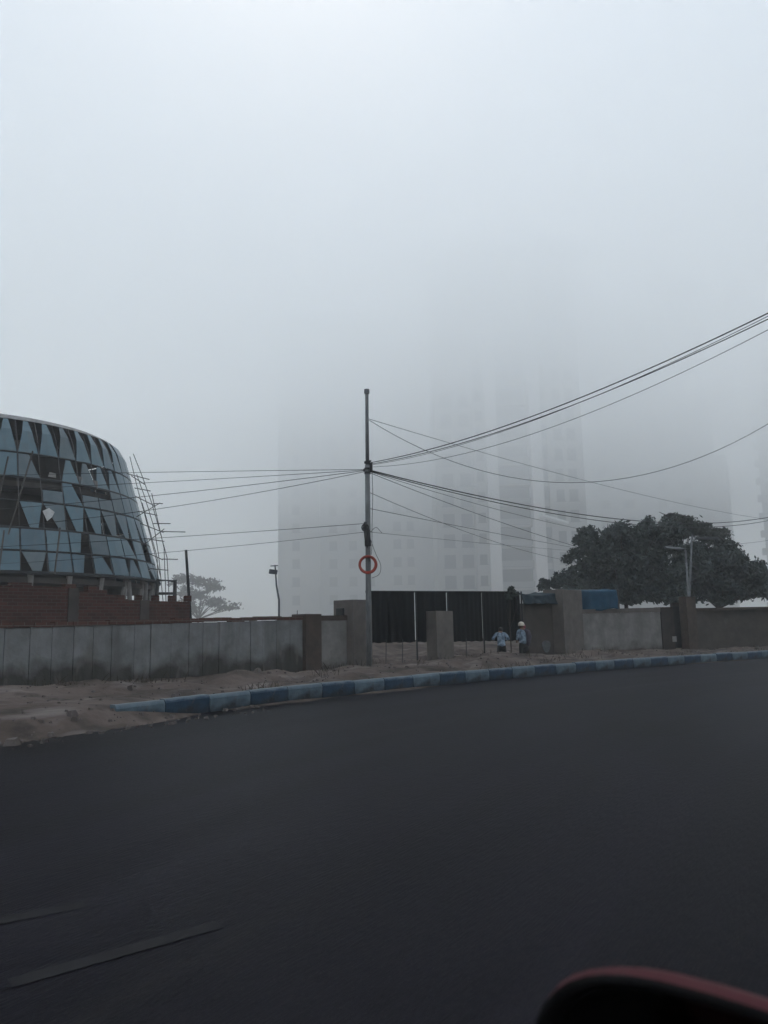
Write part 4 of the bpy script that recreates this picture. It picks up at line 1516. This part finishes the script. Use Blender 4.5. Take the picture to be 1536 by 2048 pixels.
def car_win(a, b, c_, d, name):
    """window set just proud of the greenhouse; a-d its corners in shares (u along, v up) of the left face"""
def face_pt(q0, q1, q2, q3, u, v):
    return (q0.lerp(q1, u)).lerp(q3.lerp(q2, u), v)
def win(q, us, name='window'):
    mb = MB()
    nrm = (q[1] - q[0]).cross(q[3] - q[0]).normalized()
    pts = [face_pt(*q, u, v) + nrm * .004 for u, v in us]
    mb.add(pts + [p - nrm * .003 for p in pts], [(0, 1, 2, 3), (7, 6, 5, 4), (0, 4, 5, 1), (1, 5, 6, 2), (2, 6, 7, 3), (3, 7, 4, 0)])
    mb.build(name, M['car_glass'], car)
LF = (B[1], B[0], T[0], T[1])
RF = (B[3], B[2], T[2], T[3])
for q in (LF, RF):
    for (a, b) in ((.1, .46), (.50, .86)):
        win(q, [(a, .1), (b, .1), (b, .85), (a + .02, .85)])
win((B[2], B[1], T[1], T[2]), [(.08, .08), (.92, .08), (.92, .9), (.08, .9)], 'windscreen')
win((B[0], B[3], T[3], T[0]), [(.08, .1), (.92, .1), (.92, .88), (.08, .88)], 'rear_window')
for f_ in (1.0, -1.75):
    for l_ in (LS - .06, LS - WD + .06):
        mb = MB()
        c0 = cw(f_, l_, .31)
        mb.torus(c0, cu, (0, 0, 1), .22, .09, 28, 10)
        ty = mb.build('tyre', M['car_black'], car, smooth=True)
        mb = MB()
        mb.tube([c0 - cl * .07, c0 + cl * .07], .17, 18)
        mb.build('rim', M['rim_metal'], ty)
for l_ in (LS - .22, LS - WD + .22):
    mb = MB()
    mb.box(cw(1.66, l_, .66), (.10, .10, .07))
    mb.build('headlight', M['lamp_lens'], car, bevel=.02)
# door mirror
MF, ML, MZ = .60, .274, 1.041       # centre forward, left, height
def sup(a, e=2.7):
    c_, s_ = math.cos(a), math.sin(a)
    return (abs(c_) ** (2 / e) * (1 if c_ > 0 else -1), abs(s_) ** (2 / e) * (1 if s_ > 0 else -1))
def mring(fwd, k, ll=0.0, dz=0.0, n=40):
    out = []
    for i in range(n):
        x, y = sup(2 * math.pi * i / n)
        hw = .128 * k
        hh = .092 * k
        drop = .018 * (x * .5 + .5) * k          # top edge lower towards the outer end? tilt of the housing
        out.append(cw(MF + fwd + .04 * (-x), ML + ll + x * hw, MZ + dz + y * hh + .014 * x))
    return out
mb = MB()
rings = [(0, 1.0), (.010, 1.02), (.024, .985), (.044, .87), (.075, .66), (.09, .35), (.095, .05)]
rows = [mring(f_, k) for f_, k in rings]
rows = [r + [r[0]] for r in rows]
mb.grid(rows)
hs = mb.build('side_mirror', M['car_red'], car, smooth=True)
mb = MB()
rows = [mring(.004, 1.005), mring(-.006, .99), mring(-.006, .93), mring(.012, .89)]
rows = [r + [r[0]] for r in rows]
mb.grid(rows)
mb.build('bezel', M['car_black'], hs, smooth=True)
mb = MB()
r0 = mring(.012, .895)
mb.add(r0, [tuple(range(len(r0)))])
mb.build('mirror_glass', M['mirror'], hs)
mb = MB()
mb.tube([cw(MF + .06, ML - .1, MZ - .05), cw(MF + .05, LS - .02, MZ - .12)], [.04, .05], 10)
mb.build('mirror_arm', M['car_black'], hs, smooth=True)

# ------------------------------------------------------------------ air: even haze near the ground and the fog bank above it
def volume_box(name, lo, hi, density, color, aniso):
    mb = MB()
    mb.box([(a + b) / 2 for a, b in zip(lo, hi)], [(b - a) / 2 for a, b in zip(lo, hi)])
    m = bpy.data.materials.new(name)
    m.use_nodes = True
    nt = m.node_tree
    nt.nodes.remove(nt.nodes['Principled BSDF'])
    v = nt.nodes.new('ShaderNodeVolumePrincipled')
    v.inputs['Color'].default_value = (*color, 1)
    v.inputs['Density'].default_value = density
    v.inputs['Anisotropy'].default_value = aniso
    nt.links.new(v.outputs[0], nt.nodes['Material Output'].inputs['Volume'])
    o = mb.build(name, m)
    o['kind'] = 'stuff'
    return o
volume_box('haze', (-440, -440, -1.1), (440, 440, 67), .0013, (.93, .95, .97), 0.0)
# the fog bank: beyond the trees it comes down to the ground round the towers, and thicker low cloud hangs over the whole street
def fog(name, density, prof, aniso):
    cm = bpy.data.materials.new(name)
    cm.use_nodes = True
    nt = cm.node_tree
    nt.nodes.remove(nt.nodes['Principled BSDF'])
    v = nt.nodes.new('ShaderNodeVolumePrincipled')
    v.inputs['Color'].default_value = (.991, .996, .9895, 1)
    v.inputs['Density'].default_value = density
    v.inputs['Anisotropy'].default_value = aniso
    nt.links.new(v.outputs[0], nt.nodes['Material Output'].inputs['Volume'])
    mb = MB()
    n = len(prof)
    mb.add([(-430, y, z) for y, z in prof] + [(430, y, z) for y, z in prof],
           [tuple(range(n))[::-1], tuple(range(n, 2 * n))] + [(i, (i + 1) % n, n + (i + 1) % n, n + i) for i in range(n)])
    o = mb.build(name, cm)
    o['kind'] = 'stuff'
    b_ = bmesh.new(); b_.from_mesh(o.data); bmesh.ops.recalc_face_normals(b_, faces=b_.faces); b_.to_mesh(o.data); b_.free()
CZ = 18.5
fog('fog_bank', .014, [(54, CZ - .02), (76, -1.0), (430, -1.0), (430, CZ - .02)], .2)
fog('low_cloud', .036, [(-430, CZ), (430, CZ), (430, 35), (-430, 35)], .2)
fog('high_cloud', .068, [(-430, 35.02), (430, 35.02), (430, 62), (-430, 62)], .2)
